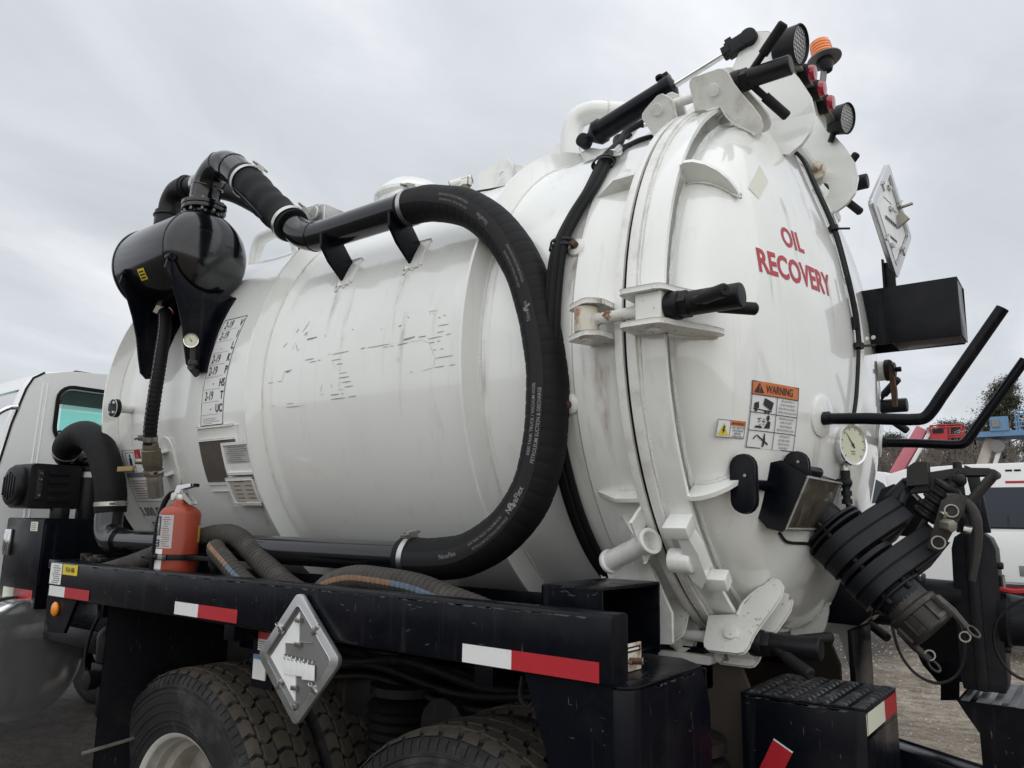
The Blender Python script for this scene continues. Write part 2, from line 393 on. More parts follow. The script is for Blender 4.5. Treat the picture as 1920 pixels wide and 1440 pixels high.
    def build(s, name, parent=None, bev=0., ang=32, label=None, kind=None, flat=False, seg=2, fixn=True):
        base = WPOS[parent.name] if parent else Vector((0, 0, 0))
        lo = Vector([min(p[i] for p in s.v) for i in range(3)]); hi = Vector([max(p[i] for p in s.v) for i in range(3)])
        c = (lo+hi)/2
        if parent is None: c.z = lo.z
        me = bpy.data.meshes.new(name)
        me.from_pydata([p-c for p in s.v], [], s.f)
        for m in s.ms: me.materials.append(MATS[m])
        me.polygons.foreach_set('material_index', s.mi)
        if bev or fixn:
            bm = bmesh.new(); bm.from_mesh(me)
            if fixn: bmesh.ops.remove_doubles(bm, verts=bm.verts, dist=1e-5)
            if bev:
                ed = [e_ for e_ in bm.edges if len(e_.link_faces) == 2 and e_.calc_face_angle(0) > R(38)]
                bmesh.ops.bevel(bm, geom=ed, offset=bev, offset_type='OFFSET', segments=seg, profile=.6, affect='EDGES', clamp_overlap=True)
            bmesh.ops.recalc_face_normals(bm, faces=bm.faces)
            bm.to_mesh(me); bm.free()
        me.polygons.foreach_set('use_smooth', [not flat]*len(me.polygons))
        if not flat: me.set_sharp_from_angle(angle=R(ang))
        me.update()
        o = bpy.data.objects.new(name, me); COL.objects.link(o)
        if parent: o.parent = parent
        o.location = c-base
        WPOS[o.name] = c
        if label: o['label'] = label
        if kind: o['kind'] = kind
        return o

_tc = {}
def text2d(txt, size=1., cond=1., bold=0., align='LEFT', sp=1.):
    k = (txt, bold, align, sp)
    if k not in _tc:
        cu = bpy.data.curves.new('txt', 'FONT'); cu.body = txt; cu.align_x = align; cu.offset = bold; cu.space_character = sp; cu.resolution_u = 3
        o = bpy.data.objects.new('txt', cu); COL.objects.link(o)
        dg = bpy.context.evaluated_depsgraph_get(); me = bpy.data.meshes.new_from_object(o.evaluated_get(dg))
        _tc[k] = ([tuple(v.co[:2]) for v in me.vertices], [tuple(p.vertices) for p in me.polygons])
        bpy.data.objects.remove(o); bpy.data.curves.remove(cu); bpy.data.meshes.remove(me)
    v, f = _tc[k]
    return [(x*size*cond, y*size) for x, y in v], f
def put_text(mb, txt, fn, size, m, cond=1., bold=0., align='LEFT', sp=1., at=(0, 0)):
    v, f = text2d(txt, size, cond, bold, align, sp)
    mb.add([fn(x+at[0], y+at[1]) for x, y in v], f, m)
def grid(mb, fn, u0, v0, u1, v1, nu=1, nv=1, m=None):
    v = [fn(u0+(u1-u0)*i/nu, v0+(v1-v0)*j/nv) for j in range(nv+1) for i in range(nu+1)]
    f = [(j*(nu+1)+i, j*(nu+1)+i+1, (j+1)*(nu+1)+i+1, (j+1)*(nu+1)+i) for j in range(nv) for i in range(nu)]
    mb.add(v, f, m)
def outline(mb, fn, u0, v0, u1, v1, w, m):
    n = 6
    grid(mb, fn, u0, v0, u1, v0+w, 1, 1, m); grid(mb, fn, u0, v1-w, u1, v1, 1, 1, m)
    grid(mb, fn, u0, v0, u0+w, v1, 1, n, m); grid(mb, fn, u1-w, v0, u1, v1, 1, n, m)
ZA = 2.15
TR = .905
def cyl_at(X, a, r): return Vector((X, -r*math.cos(a), ZA+r*math.sin(a)))
def on_tank(off): return lambda X, s_: cyl_at(X, s_/TR, TR+off)     # s_ = arc length above the axis height
def dome_x(y, z, off=0.):
    rr = y*y+(z-ZA)**2; RC = 1.85+off
    return -1.45+math.sqrt(RC*RC-rr)
def on_dome(off): return lambda y, z: Vector((dome_x(y, z, off), y, z))
def XR(th):     # frame with local axes (X, radial, tangential) at clock angle th round the tank
    M = Matrix(((1, 0, 0), (0, -math.cos(th), math.sin(th)), (0, math.sin(th), math.cos(th)))).to_4x4(); M.translation = (0, 0, ZA); return M
AX = frame((0, 0, ZA), (1, 0, 0), (0, 0, 1))       # lathe frame: local z runs along +X from X = 0
def XZ(y):      # prism frame: polygon (X, Z) extruded along +Y from y
    M = Matrix(((1, 0, 0), (0, 0, 1), (0, 1, 0))).to_4x4(); M.translation = (0, y, 0); return M
def YZ(x):      # prism frame: polygon (Y, Z) extruded along +X from x
    M = Matrix(((0, 0, 1), (1, 0, 0), (0, 1, 0))).to_4x4(); M.translation = (x, 0, 0); return M
def stadium(cx_, cz, w, h, n=8):
    r = w; p = []
    for k in range(n+1): a = PI*k/n; p.append((cx_+r*math.cos(a), cz+h-r+r*math.sin(a)))
    for k in range(n+1): a = PI+PI*k/n; p.append((cx_+r*math.cos(a), cz-h+r+r*math.sin(a)))
    return p
def circ(cx_, cz, r, n=16): return [(cx_+r*math.cos(2*PI*k/n), cz+r*math.sin(2*PI*k/n)) for k in range(n)]
def rrect(x0, z0, x1, z1, r, n=4):
    p = []
    for (cx_, cz, a0) in ((x1-r, z1-r, 0), (x0+r, z1-r, 90), (x0+r, z0+r, 180), (x1-r, z0+r, 270)):
        for k in range(n+1): a = R(a0+90*k/n); p.append((cx_+r*math.cos(a), cz+r*math.sin(a)))
    return p
# ================================================================== the setting
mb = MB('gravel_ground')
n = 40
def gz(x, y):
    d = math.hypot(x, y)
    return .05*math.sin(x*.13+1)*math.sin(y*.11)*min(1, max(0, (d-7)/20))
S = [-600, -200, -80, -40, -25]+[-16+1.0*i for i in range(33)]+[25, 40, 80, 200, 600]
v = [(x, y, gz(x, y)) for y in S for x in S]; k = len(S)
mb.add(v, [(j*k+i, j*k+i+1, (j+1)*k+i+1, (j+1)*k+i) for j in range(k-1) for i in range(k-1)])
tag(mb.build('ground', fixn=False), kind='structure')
# loose stones on the yard behind the truck
mb = MB('stone')
for i in range(7000):
    y = 1.5+13*random.random()**1.3; x = random.uniform(-3.5, 3.2); s_ = random.uniform(.006, .02)*(1+.3*(y > 5))
    z = gz(x, y); a = random.random()*6
    q = [(math.cos(a+k*2.1)*s_*random.uniform(.7, 1.3), math.sin(a+k*2.1)*s_*random.uniform(.7, 1.3)) for k in range(3)]
    mb.add([(x+p[0], y+p[1], z-.002) for p in q]+[(x+random.uniform(-.3, .3)*s_, y, z+s_*random.uniform(.4, .9))], [(0, 1, 3), (1, 2, 3), (2, 0, 3)])
tag(mb.build('gravel_stones', flat=True, fixn=False), kind='stuff')

# ================================================================== the truck
T = empty('vacuum_truck', (-1.6, 0, 0), 'big white vacuum tank truck with black side rail and domed rear door filling the view', 'truck')

# ---- tank shell
mb = MB('white_paint')
prof = [(-3.12, 0), (-3.115, .2), (-3.09, .42), (-3.04, .62), (-2.97, .78), (-2.91, .87), (-2.86, .905)]+[(-2.86+i*.2, .905) for i in range(1, 14)]+[(-.2, .905), (-.19, .912), (-.03, .912)]
mb.lathe(prof, AX, 128, caps=False)
tank = mb.build('tank', T, ang=25)
for X, w in ((-.565, .0), (-1.695, 0), (-2.86, 0)):
    m_ = MB('white_paint')
    m_.lathe([(X-.034, .9), (X-.022, .945), (X-.012, .966), (X, .967), (X+.004, .955), (X+.022, .908), (X+.03, .9)], AX, 128, caps=False)
    m_.build('stiffener_ring', tank, ang=40)
    wl = MB('weld_white'); wl.torus(frame((X+.026, 0, ZA), (1, 0, 0), (0, 0, 1)), .9045, .005, 160, 6); wl.build('weld_bead', tank)
m_ = MB('white_grimy'); m_.lathe([(-.03, .9), (-.03, .955), (-.006, .955), (-.006, .9)], AX, 128, caps=False); m_.build('tank_flange', tank, bev=.002)
m_ = MB('hose_rubber'); m_.lathe([(-.006, .9), (-.006, .945), (.006, .945), (.006, .9)], AX, 128, caps=False); m_.build('gasket', tank)
wl = MB('weld_white'); wl.torus(frame((-.19, 0, ZA), (1, 0, 0), (0, 0, 1)), .909, .0035, 160, 6); wl.build('weld_bead', tank)
# sheen of the primer patch where old lettering came off: pale residue and dark scratches
rng = random.Random(3)
sc = MB('scratch')
def px5(x, y):           # coordinates measured along and round the shell
    return -1.66+(x-95)/1600*1.06, (.50-(y-100)/780*.62)
def strip(X0, a0, X1, a1, w, m='scratch'):
    f = on_tank(.0016); n = 3
    d = Vector((X1-X0, a1-a0)); nn = Vector((-d.y, d.x)).normalized()*w*.36
    vv = []; ff = []
    for i in range(n+1):
        t = i/n; p = Vector((X0, a0)).lerp(Vector((X1, a1)), t); ww = 1 if 0 < i < n else .55
        vv += [f(p.x+nn.x*ww, p.y+nn.y*ww), f(p.x-nn.x*ww, p.y-nn.y*ww)]
    for i in range(n): ff.append((2*i, 2*i+1, 2*i+3, 2*i+2))
    sc.add(vv, ff, m)
SCR = '''-0.727,0.097,-0.68,0.097,0.0030;-0.729,0.074,-0.699,0.075,0.0030;-0.769,0.057,-0.706,0.058,0.0030;-0.689,0.06,-0.666,0.062,0.0030;-0.762,0.042,-0.735,0.042,0.0030;-0.726,0.043,-0.71,0.043,0.0030;-0.741,0.015,-0.729,0.015,0.0030;-0.71,0.015,-0.695,0.015,0.0030;-0.731,-0.014,-0.654,-0.013,0.0030;-0.731,-0.045,-0.689,-0.044,0.0030;-0.668,-0.045,-0.642,-0.044,0.0030;-0.732,0.126,-0.721,0.127,0.0030;-0.708,0.131,-0.698,0.132,0.0030;-0.781,0.157,-0.742,0.155,0.0020;-0.772,0.155,-0.772,0.142,0.0015;-0.759,0.149,-0.751,0.139,0.0015;-1.063,0.063,-0.948,0.063,0.0030;-1.099,0.064,-1.076,0.065,0.0040;-0.981,0.054,-0.956,0.054,0.0025;-0.95,0.054,-0.928,0.054,0.0025;-0.91,0.054,-0.861,0.056,0.0035;-0.884,0.068,-0.831,0.074,0.0069;-0.883,0.071,-0.837,0.072,0.0050;-0.813,0.069,-0.778,0.069,0.0040;-0.859,0.058,-0.788,0.057,0.0012;-0.787,0.053,-0.761,0.043,0.0012;-0.761,0.043,-0.734,-0.008,0.0012;-0.734,-0.008,-0.734,-0.044,0.0012;-0.734,-0.044,-0.788,-0.05,0.0015;-0.843,-0.049,-0.834,-0.049,0.0030;-0.917,0.122,-0.903,0.126,0.0050;-0.882,0.158,-0.87,0.146,0.0030;-1.253,0.061,-1.163,0.063,0.0035;-1.254,0.038,-1.2,0.038,0.0030;-1.223,0.02,-1.19,0.02,0.0035;-1.21,-0.003,-1.207,-0.002,0.0040;-1.205,-0.016,-1.164,-0.016,0.0025;-1.208,-0.033,-1.15,-0.033,0.0040;-1.19,-0.051,-1.141,-0.051,0.0040;-1.176,-0.07,-1.129,-0.068,0.0035;-1.253,-0.092,-1.204,-0.092,0.0050;-1.191,-0.093,-1.182,-0.092,0.0050;-1.249,-0.108,-1.172,-0.108,0.0040;-1.157,-0.107,-1.112,-0.106,0.0035;-1.419,0.141,-1.36,0.145,0.0069;-1.417,0.145,-1.363,0.144,0.0040;-1.381,0.045,-1.344,0.046,0.0035;-1.334,0.047,-1.317,0.047,0.0040;-1.413,0.057,-1.358,0.058,0.0040;-1.278,0.061,-1.265,0.068,0.0020;-1.632,-0.012,-1.6,-0.012,0.0030;-1.571,-0.012,-1.543,-0.012,0.0030;-1.543,-0.012,-1.532,0.025,0.0020;-1.532,0.025,-1.485,0.027,0.0040;-1.523,0.021,-1.5,0.023,0.0059;-1.564,0.129,-1.542,0.145,0.0040;-1.564,0.129,-1.547,0.141,0.0030;-1.498,0.182,-1.488,0.198,0.0050;-1.458,0.179,-1.429,0.223,0.0040;-1.445,0.164,-1.426,0.176,0.0040;-1.431,0.157,-1.425,0.175,0.0030;-1.498,0.108,-1.496,0.128,0.0020;-1.488,0.138,-1.465,0.101,0.0030;-1.465,0.101,-1.451,0.107,0.0020;-1.513,-0.105,-1.469,-0.105,0.0030;-1.514,-0.118,-1.43,-0.119,0.0035;-1.42,-0.118,-1.413,-0.118,0.0040;-1.605,-0.104,-1.585,-0.106,0.0020;-1.31,-0.075,-1.299,-0.048,0.0020;-1.253,-0.047,-1.242,-0.069,0.0020;-1.211,-0.077,-1.183,-0.077,0.0020;-1.201,-0.045,-1.204,-0.066,0.0015;-1.253,0.038,-1.221,0.001,0.0010;-0.908,0.008,-0.91,-0.005,0.0015;-0.902,0.01,-0.895,-0.007,0.0015;-1.204,0.113,-1.212,0.119,0.0020;-1.315,0.145,-1.303,0.138,0.0030;-1.164,0.149,-1.153,0.145,0.0030;-1.009,0.127,-0.997,0.127,0.0020;-1.317,-0.086,-1.288,-0.086,0.0015'''
for q in SCR.split(';'):
    a = [float(x) for x in q.split(',')]
    strip(*a, m='scratch' if rng.random() < .7 else 'ink_faint')
sc.build('scratch_marks', tank, fixn=False, kind='stuff', label='dark scratches and glue lines where old lettering was removed')

# ---- printing on the shell
d = MB('sticker_white')
sh = lambda off: (lambda x, s_: on_tank(off)(x+.095*s_, s_))
x0, x1, s0, s1 = -2.097, -1.93, -.157, .33
grid(d, sh(.001), x0, s0, x1, s1, 3, 16, 'sticker_white')
outline(d, sh(.002), x0, s0, x1, s1, .0035, 'ink')
rows = ['V', 'I', 'L', 'K', 'P', 'HS', 'T', 'UC']
rh = .0545
for i, c in enumerate(rows):
    sy = s1-.004-rh*(i+1)
    if c in 'VIKPT':
        put_text(d, '2-19', sh(.0025), .054, 'ink', .62, .008, 'LEFT', 1.0, (x0+.024, sy+.009))
    else:
        put_text(d, '-' if c != 'L' else '.', sh(.0025), .04, 'ink', .8, .004, 'LEFT', 1, (x0+.07, sy+.014))
    put_text(d, c, sh(.0025), .047, 'ink', .74, .024, 'RIGHT', 1, (x1-.008, sy+.009))
    grid(d, sh(.002), x0+.008, sy-.0008, x0+.13, sy+.0008, 4, 1, 'ink_faint')
for k in range(4):
    grid(d, sh(.002), x0+.02, s0+.03-.007*k, x0+.02+(.1, .09, .12, .07)[k], s0+.0315-.007*k, 4, 1, 'ink_grey')
d.build('inspection_decal', tank, fixn=False)
d = MB('ink')
put_text(d, '3,000 GALLON', on_tank(.0015), .07, 'ink', .68, .014, 'LEFT', 1.2, (-2.83, -.578))
put_text(d, 'CAPACITY', on_tank(.0015), .068, 'ink', .70, .014, 'LEFT', 1.2, (-2.795, -.662))
d.build('capacity_lettering', tank, fixn=False)
d = MB('sticker_white')
x0, x1, s0, s1 = -2.815, -2.575, -.497, -.232
grid(d, on_tank(.001), x0, s0, x1, s1, 6, 8); outline(d, on_tank(.002), x0, s0, x1, s1, .003, 'ink_grey')
outline(d, on_tank(.002), x0+.03, s0+.155, x0+.105, s1-.012, .003, 'ink_grey')
f = on_tank(.0022)
def blob(cx_, cs, rx, rs, m, n=10): d.add([f(cx_+rx*math.cos(2*PI*k/n), cs+rs*math.sin(2*PI*k/n)) for k in range(n)], [tuple(range(n))], m)
cxm = x0+.068
blob(cxm, s1-.03, .008, .009, 'ink_navy'); grid(d, f, cxm-.013, s1-.075, cxm+.013, s1-.04, 1, 1, 'ink_navy'); grid(d, f, cxm-.008, s1-.112, cxm+.008, s1-.075, 1, 1, 'ink_navy')
for q in (-.035, .027): grid(d, f, cxm+q, s1-.017, cxm+q+.01, s1-.011, 1, 1, 'ink_red')
grid(d, f, x0+.115, s1-.05, x1-.07, s1-.003, 2, 2, 'ink_red')
d.add([on_tank(.003)(x0+.128, s1-.04), on_tank(.003)(x0+.152, s1-.04), on_tank(.003)(x0+.14, s1-.012)], [(0, 1, 2)], 'ink_white')
grid(d, f, x0-.003, s0+.128, x0+.15, s0+.152, 3, 2, 'ink_grey')
for k in range(8):
    grid(d, f, x0+.02, s0+.108-.013*k, x0+.02+(.19, .17, .2, .1, .19, .18, .12, .2)[k], s0+.1115-.013*k, 4, 1, 'ink_wred' if k % 2 else 'ink_grey')
d.build('safety_decal', tank, fixn=False)

def slab(mb, x0, x1, s0, s1, r0, r1, m=None, n=6, shear=0.):
    v = []; 
    for j in range(n+1):
        s_ = s0+(s1-s0)*j/n
        for (x, r) in ((x0, r0), (x1, r0), (x1, r1), (x0, r1)): v.append(cyl_at(x+shear*s_, s_/TR, r))
    f = [(0, 1, 2, 3), tuple(4*n+k for k in (3, 2, 1, 0))]
    for j in range(n):
        for k in range(4): f.append((4*j+k, 4*j+(k+1) % 4, 4*j+4+(k+1) % 4, 4*j+4+k))
    mb.add(v, f, m)
# brown data plate in its welded white frame, two small plates on stand-offs
p = MB('white_paint')
slab(p, -2.13, -1.84, -.445, -.165, TR-.004, TR+.007)
pl = p.build('plate_frame', tank, bev=.003)
p = MB('plate_brown'); slab(p, -2.125, -1.86, -.403, -.222, TR+.004, TR+.0105); p.build('data_plate', tank, label='brown weathered blank data plate')
p = MB('weld_white')
for s_ in (-.217, -.408, -.162): p = MB('weld_white'); slab(p, -2.13, -1.87, s_-.004, s_+.004, TR+.001, TR+.014); p.build('weld_bead', tank, bev=.002)
p = None
def small_plate(x0, x1, s0, s1, inner, m_in, lines, name, r=.935, mlines='ink_grey'):
    p = MB('white_paint')
    slab(p, x0, x1, s0, s1, r-.012, r)
    slab(p, (x0+x1)/2-.02, (x0+x1)/2+.02, (s0+s1)/2-.02, (s0+s1)/2+.02, TR-.002, r-.01)
    for (a, b, c, e_) in ((x0, x0+.011, s0, s1), (x1-.011, x1, s0, s1), (x0, x1, s0, s0+.011), (x0, x1, s1-.011, s1)): slab(p, a, b, c, e_, r-.014, r+.008)
    g_ = on_tank(r-TR+.0015); g2 = on_tank(r-TR+.0025)
    grid(p, g_, inner[0], inner[1], inner[2], inner[3], 3, 5, m_in)
    for (a, b, c, w) in lines: grid(p, g2, a, b-w/2, c, b+w/2, 2, 1, mlines)
    p.build(name, tank, bev=.0025)
r_ = random.Random(5)
small_plate(-1.922, -1.722, -.365, -.232, (-1.908, -.318, -1.74, -.246), 'sticker_grey', [(-1.9+r_.uniform(0, .02), -.253-.0085*k, -1.9+r_.uniform(.09, .15), .0028) for k in range(8)], 'serial_plate')
tl = []
for k in range(4):
    tl += [(-1.915, -.415-.018*k, -1.868, .005), (-1.84, -.415-.018*k, -1.79, .005)]
tl += [(-1.9, -.397, -1.84, .005), (-1.93, -.487, -1.87, .004)]
small_plate(-1.955, -1.765, -.5, -.378, (-1.94, -.49, -1.78, -.388), 'sticker_tan', tl, 'rating_plate', .93)
# oval pad with two lugs behind the drain hose, blind flange on a stub
p = MB('white_paint')
M = XR(R(-19.5)); Mo = M @ Matrix.Translation((-2.395, TR-.003, 0))
pts = stadium(0, 0, .05, .125)
p.prism([(a, b) for a, b in pts], 0, .012, Mo @ Matrix(((1, 0, 0, 0), (0, 0, 1, 0), (0, 1, 0, 0), (0, 0, 0, 1))))
for t_ in (.06, -.045): p.box((-.05, .01, t_-.006), (.02, .06, t_+.006), None, Mo)
p.build('hose_pad', tank, bev=.003)
p = MB('white_grimy'); M = XR(R(-2.5))
p.cyl(M @ Vector((-2.7, .9, 0)), M @ Vector((-2.7, .985, 0)), .02)
p.cyl(M @ Vector((-2.7, .975, 0)), M @ Vector((-2.7, 1.0, 0)), .044, m='cast_black')
for k in range(4):
    a = PI/4+k*PI/2; p.cyl(M @ Vector((-2.7+.032*math.cos(a), .998, .032*math.sin(a))), M @ Vector((-2.7+.032*math.cos(a), 1.01, .032*math.sin(a))), .007, seg=6, m='steel')
p.build('blind_flange', tank, bev=.002)
# clip pads with rusty stand-offs that carry the hydraulic hoses
for a, X in ((17.5, -.205), (-13, -.215)):
    p = MB('white_grimy'); M = XR(R(a))
    p.lathe([(0, .03), (.008, .029), (.014, .018), (.014, 0)], frame(M @ Vector((X, TR, 0)), M.to_3x3() @ Vector((0, 1, 0))), 20)
    p.cyl(M @ Vector((X, TR+.01, 0)), M @ Vector((X, TR+.034, 0)), .012, m='rust'); p.build('clip_pad', tank)
# ---- top fittings
p = MB('white_paint')
p.tube(spline([(-2.765, -.25, 2.98), (-2.775, -.25, 3.1), (-2.74, -.25, 3.185), (-2.65, -.25, 3.205), (-2.53, -.25, 3.195), (-2.43, -.25, 3.13), (-2.385, -.25, 3.05), (-2.375, -.25, 2.97)], 6), .038, 16)
p.build('lifting_loop', tank)
p = MB('white_paint')
p.tube(spline([(-.69, -.14, 3.0), (-.69, -.14, 3.18), (-.69, -.14, 3.27), (-.665, -.135, 3.325), (-.61, -.12, 3.345), (-.55, -.09, 3.34), (-.40, .03, 3.33), (-.25, .15, 3.3)], 6), .047, 18)
p.torus(frame((-.545, -.086, 3.339), (.7, .56, 0)), .047, .004, 24, 6, 'weld_white')
p.prism([(-.72, 2.98), (-.72, 3.2), (-.755, 3.24), (-.82, 3.22), (-.86, 3.05), (-.87, 2.97)], 0, .012, XZ(-.14))
p.build('vent_pipe', tank)
p = MB('white_paint')
p.prism([(-1.155, 2.97), (-1.157, 3.185), (-.995, 3.217), (-.965, 3.17), (-.955, 2.97)], 0, .012, XZ(-.2), holes=[circ(-1.02, 3.14, .016)])
p.build('lifting_lug', tank, bev=.002)
p = MB('white_grimy')
p.cyl((-.82, -.2, 3.0), (-.82, -.2, 3.075), .03); p.cyl((-.87, -.27, 3.082), (-.75, -.13, 3.082), .026, seg=20); p.cyl((-.885, -.29, 3.082), (-.855, -.25, 3.082), .036, seg=6)
p.build('pipe_plug', tank, bev=.003)
p = MB('white_grimy')
p.cyl((-1.215, -.22, 3.0), (-1.215, -.22, 3.13), .022, m='brass_dirty'); p.box((-1.27, -.235, 3.125), (-1.19, -.205, 3.165)); p.cyl((-1.29, -.25, 3.14), (-1.2, -.19, 3.17), .02); p.cyl((-1.24, -.245, 3.09), (-1.19, -.2, 3.09), .026, seg=8, m='brass_dirty')
p.build('relief_valve', tank, bev=.004)
p = MB('white_paint')
p.lathe([(2.92, .165), (3.10, .165), (3.115, .185), (3.13, .185), (3.15, .17), (3.19, .13), (3.215, .07), (3.22, 0)], frame((-1.60, -.18, .045), (0, 0, 1)), 48)
p.build('manway_lid', tank)
p = MB('white_paint')
p.lathe([(2.9, .085), (3.0, .085), (3.02, .095), (3.04, .09), (3.05, 0)], frame((-1.37, -.42, 0), (0, 0, 1)), 28); p.build('inspection_cap', tank)
p = MB('alu_cast')
p.cyl((-2.03, -.36, 2.94), (-2.03, -.36, 3.06), .05, m='white_grimy')
p.box((-2.15, -.45, 3.05), (-1.93, -.30, 3.14)); p.box((-2.1, -.43, 3.135), (-2.0, -.32, 3.165)); p.cyl((-1.99, -.47, 3.1), (-1.99, -.28, 3.1), .033); p.cyl((-2.17, -.38, 3.1), (-2.14, -.38, 3.1), .04)
for k in range(3): p.cyl((-2.12+.05*k, -.38, 3.14), (-2.12+.05*k, -.38, 3.178), .009, seg=6, m='steel')
p.build('valve_actuator', tank, bev=.006)
p = MB('black_plastic'); p.tube(spline([(-2.95, -.32, 3.0), (-2.6, -.31, 3.005), (-2.3, -.31, 3.0)], 5), .005, 6); p.build('control_cable', tank)
p = MB('black_plastic'); p.tube(spline([(-1.32, -.33, 3.0), (-1.15, -.32, 3.03), (-.98, -.31, 3.02), (-.84, -.3, 3.01)], 6), .005, 6); p.build('control_cable', tank)

# ---- black receiver on two saddles, with its pipework
rc = (-.9, 2.79)
RX = frame((0, rc[0], rc[1]), (1, 0, 0), (0, 0, 1))
p = MB('black_gloss')
dome = [(.205*math.cos(t), .105*math.sin(t)) for t in [k*PI/2/8 for k in range(9)]]
p.lathe([(-2.63-h, r) for r, h in reversed(dome)]+[(-2.19+h, r) for r, h in dome], RX, 56, caps=False)
rec = p.build('air_receiver', T)
p = MB('black_gloss')
for X in (-2.63, -2.19): p = MB('black_gloss'); p.torus(frame((X, rc[0], rc[1]), (1, 0, 0), (0, 0, 1)), .2045, .004, 60, 6); p.build('weld_bead', rec)
p = MB('black_gloss')
p.lathe([(2.97, .062), (3.005, .062), (3.005, .098), (3.022, .098), (3.022, .098), (3.026, .094), (3.026, .1), (3.044, .1), (3.044, .06)], frame((-2.235, -.9, 0), (0, 0, 1)), 36)
for k in range(10):
    a = 2*PI*k/10; q = Vector((-2.235+.083*math.cos(a), -.9+.083*math.sin(a), 3.0)); p.cyl(q-Vector((0, 0, .012)), q+Vector((0, 0, .055)), .008, seg=6, m='steel_dirty')
p.build('flange', rec, bev=.002)
p = MB('black_gloss')
p.tube(spline([(-2.235, -.9, 3.03), (-2.235, -.9, 3.09), (-2.215, -.9, 3.15), (-2.16, -.9, 3.195), (-2.09, -.9, 3.2), (-2.02, -.9, 3.165), (-1.95, -.9, 3.11), (-1.915, -.9, 3.082)], 6), .068, 22)
for q, z_ in (((-2.222, -.9, 3.13), (.3, 0, 1)), ((-2.12, -.9, 3.203), (1, 0, .15)), ((-2.02, -.9, 3.165), (1, 0, -.7))): p.torus(frame(q, z_), .068, .004, 28, 6)
p.build('elbow_pipe', rec)
p = MB('sticker_yellow')
fy = lambda x, a: Vector((x, rc[0]+.2062*math.cos(a), rc[1]+.2062*math.sin(a)))
grid(p, fy, -2.42, R(203), -2.365, R(218), 2, 4)
fy2 = lambda x, a: Vector((x, rc[0]+.2072*math.cos(a), rc[1]+.2072*math.sin(a)))
for k in range(3): grid(p, fy2, -2.412, R(206+4*k), -2.374+.004*(k % 2), R(207.8+4*k), 2, 1, 'ink')
p.build('yellow_label', rec, fixn=False)
for X, fl in ((-2.13, 1), (-2.52, 1)):
    p = MB('black_paint')
    arc = [(rc[0]+.201*math.cos(R(a)), rc[1]+.201*math.sin(R(a))) for a in range(-62, -156, -8)]
    foot = [(-(TR+.003)*math.cos(R(a)), ZA+(TR+.003)*math.sin(R(a))) for a in (6, 10, 14, 18, 22, 26, 28.5)]
    poly = [(-.945, 2.235)]+foot+[(-.775, 2.606)]+arc+[(-1.105, 2.715), (-1.115, 2.66), (-1.075, 2.6), (-1.04, 2.515), (-1.01, 2.42), (-.992, 2.33), (-.975, 2.26)]
    p.prism(poly, X-.007, X+.007, YZ(0))
    slab(p, X-.012, X+.05, R(5)*TR, R(29)*TR, TR+.0005, TR+.011, n=12)
    arc2 = [R(a) for a in range(200, 310, 8)]
    p.cyl((X-.018, -1.095, 2.71), (X+.018, -1.095, 2.71), .017)
    p.build('saddle', T, bev=.002)
p = MB('black_plastic')
p.tube(spline([(-2.93, -.7, 2.85), (-2.93, -.7, 3.05), (-2.93, -.7, 3.24)], 4), .073, 22)
p.torus(frame((-2.93, -.7, 3.215), (0, 0, 1)), .073, .008, 28, 8)
p.tube(spline([(-2.93, -.7, 3.2), (-2.925, -.7, 3.28), (-2.885, -.7, 3.335), (-2.82, -.7, 3.35), (-2.74, -.7, 3.34)], 6), .06, 20)
p.torus(frame((-2.77, -.7, 3.345), (1, 0, -.1)), .06, .007, 28, 8)
p.tube(spline([(-2.75, -.7, 3.342), (-2.66, -.7, 3.33), (-2.6, -.69, 3.31)], 4), .053, 20)
p.lathe([(0, .0535), (0, .057), (.03, .057), (.03, .0535)], frame((-2.665, -.7, 3.331), (1, 0, -.15)), 28, 'steel')
p.tube(spline([(-2.6, -.69, 3.31), (-2.4, -.64, 3.24), (-2.2, -.58, 3.12), (-2.0, -.52, 2.98), (-1.95, -.5, 2.88)], 6), .053, 20)
p.build('air_pipe', T)
def clamp_band(mb, o, z, r, w=.02, m='steel', lug=None):
    M = frame(o, z, lug)
    mb.lathe([(-w/2, r), (-w/2, r+.0035), (w/2, r+.0035), (w/2, r)], M, 32, m, caps=False)
    if lug is not None:
        b = M @ Vector((r+.006, 0, 0)); mb.box((r+.001, -.02, -.012), (r+.02, .02, .012), m, M)
        mb.cyl(M @ Vector((r+.012, -.045, 0)), M @ Vector((r+.012, .04, 0)), .005, seg=8, m='steel_dirty')
p = MB('hose_rubber')
p.tube(spline([(-1.935, -.9, 3.098), (-1.84, -.9, 3.02), (-1.745, -.9, 2.935), (-1.66, -.895, 2.865), (-1.565, -.89, 2.79)], 8), [.073+.0022*math.sin(i*.9) for i in range(33)], 24)
clamp_band(p, (-1.90, -.9, 3.07), (.79, 0, -.63), .075, lug=(.4, .2, .8)); clamp_band(p, (-1.585, -.891, 2.806), (.74, 0, -.67), .075, lug=(.5, .3, .8))
p.tube(spline([(-1.9, -.965, 3.02), (-1.75, -.975, 2.9), (-1.68, -.96, 2.83)], 6), .0035, 5, 'black_plastic')
p.build('suction_sleeve', T)
p = MB('black_gloss')
p.tube(spline([(-1.61, -.89, 2.83), (-1.56, -.888, 2.785), (-1.5, -.885, 2.742), (-1.43, -.883, 2.718), (-1.36, -.88, 2.714)], 6)+[Vector((-.90, -.88, 2.716))], .058, 24)
p.torus(frame((-1.425, -.883, 2.717), (1, 0, -.2)), .058, .003, 28, 6)
top_pipe = p.build('suction_pipe', T)
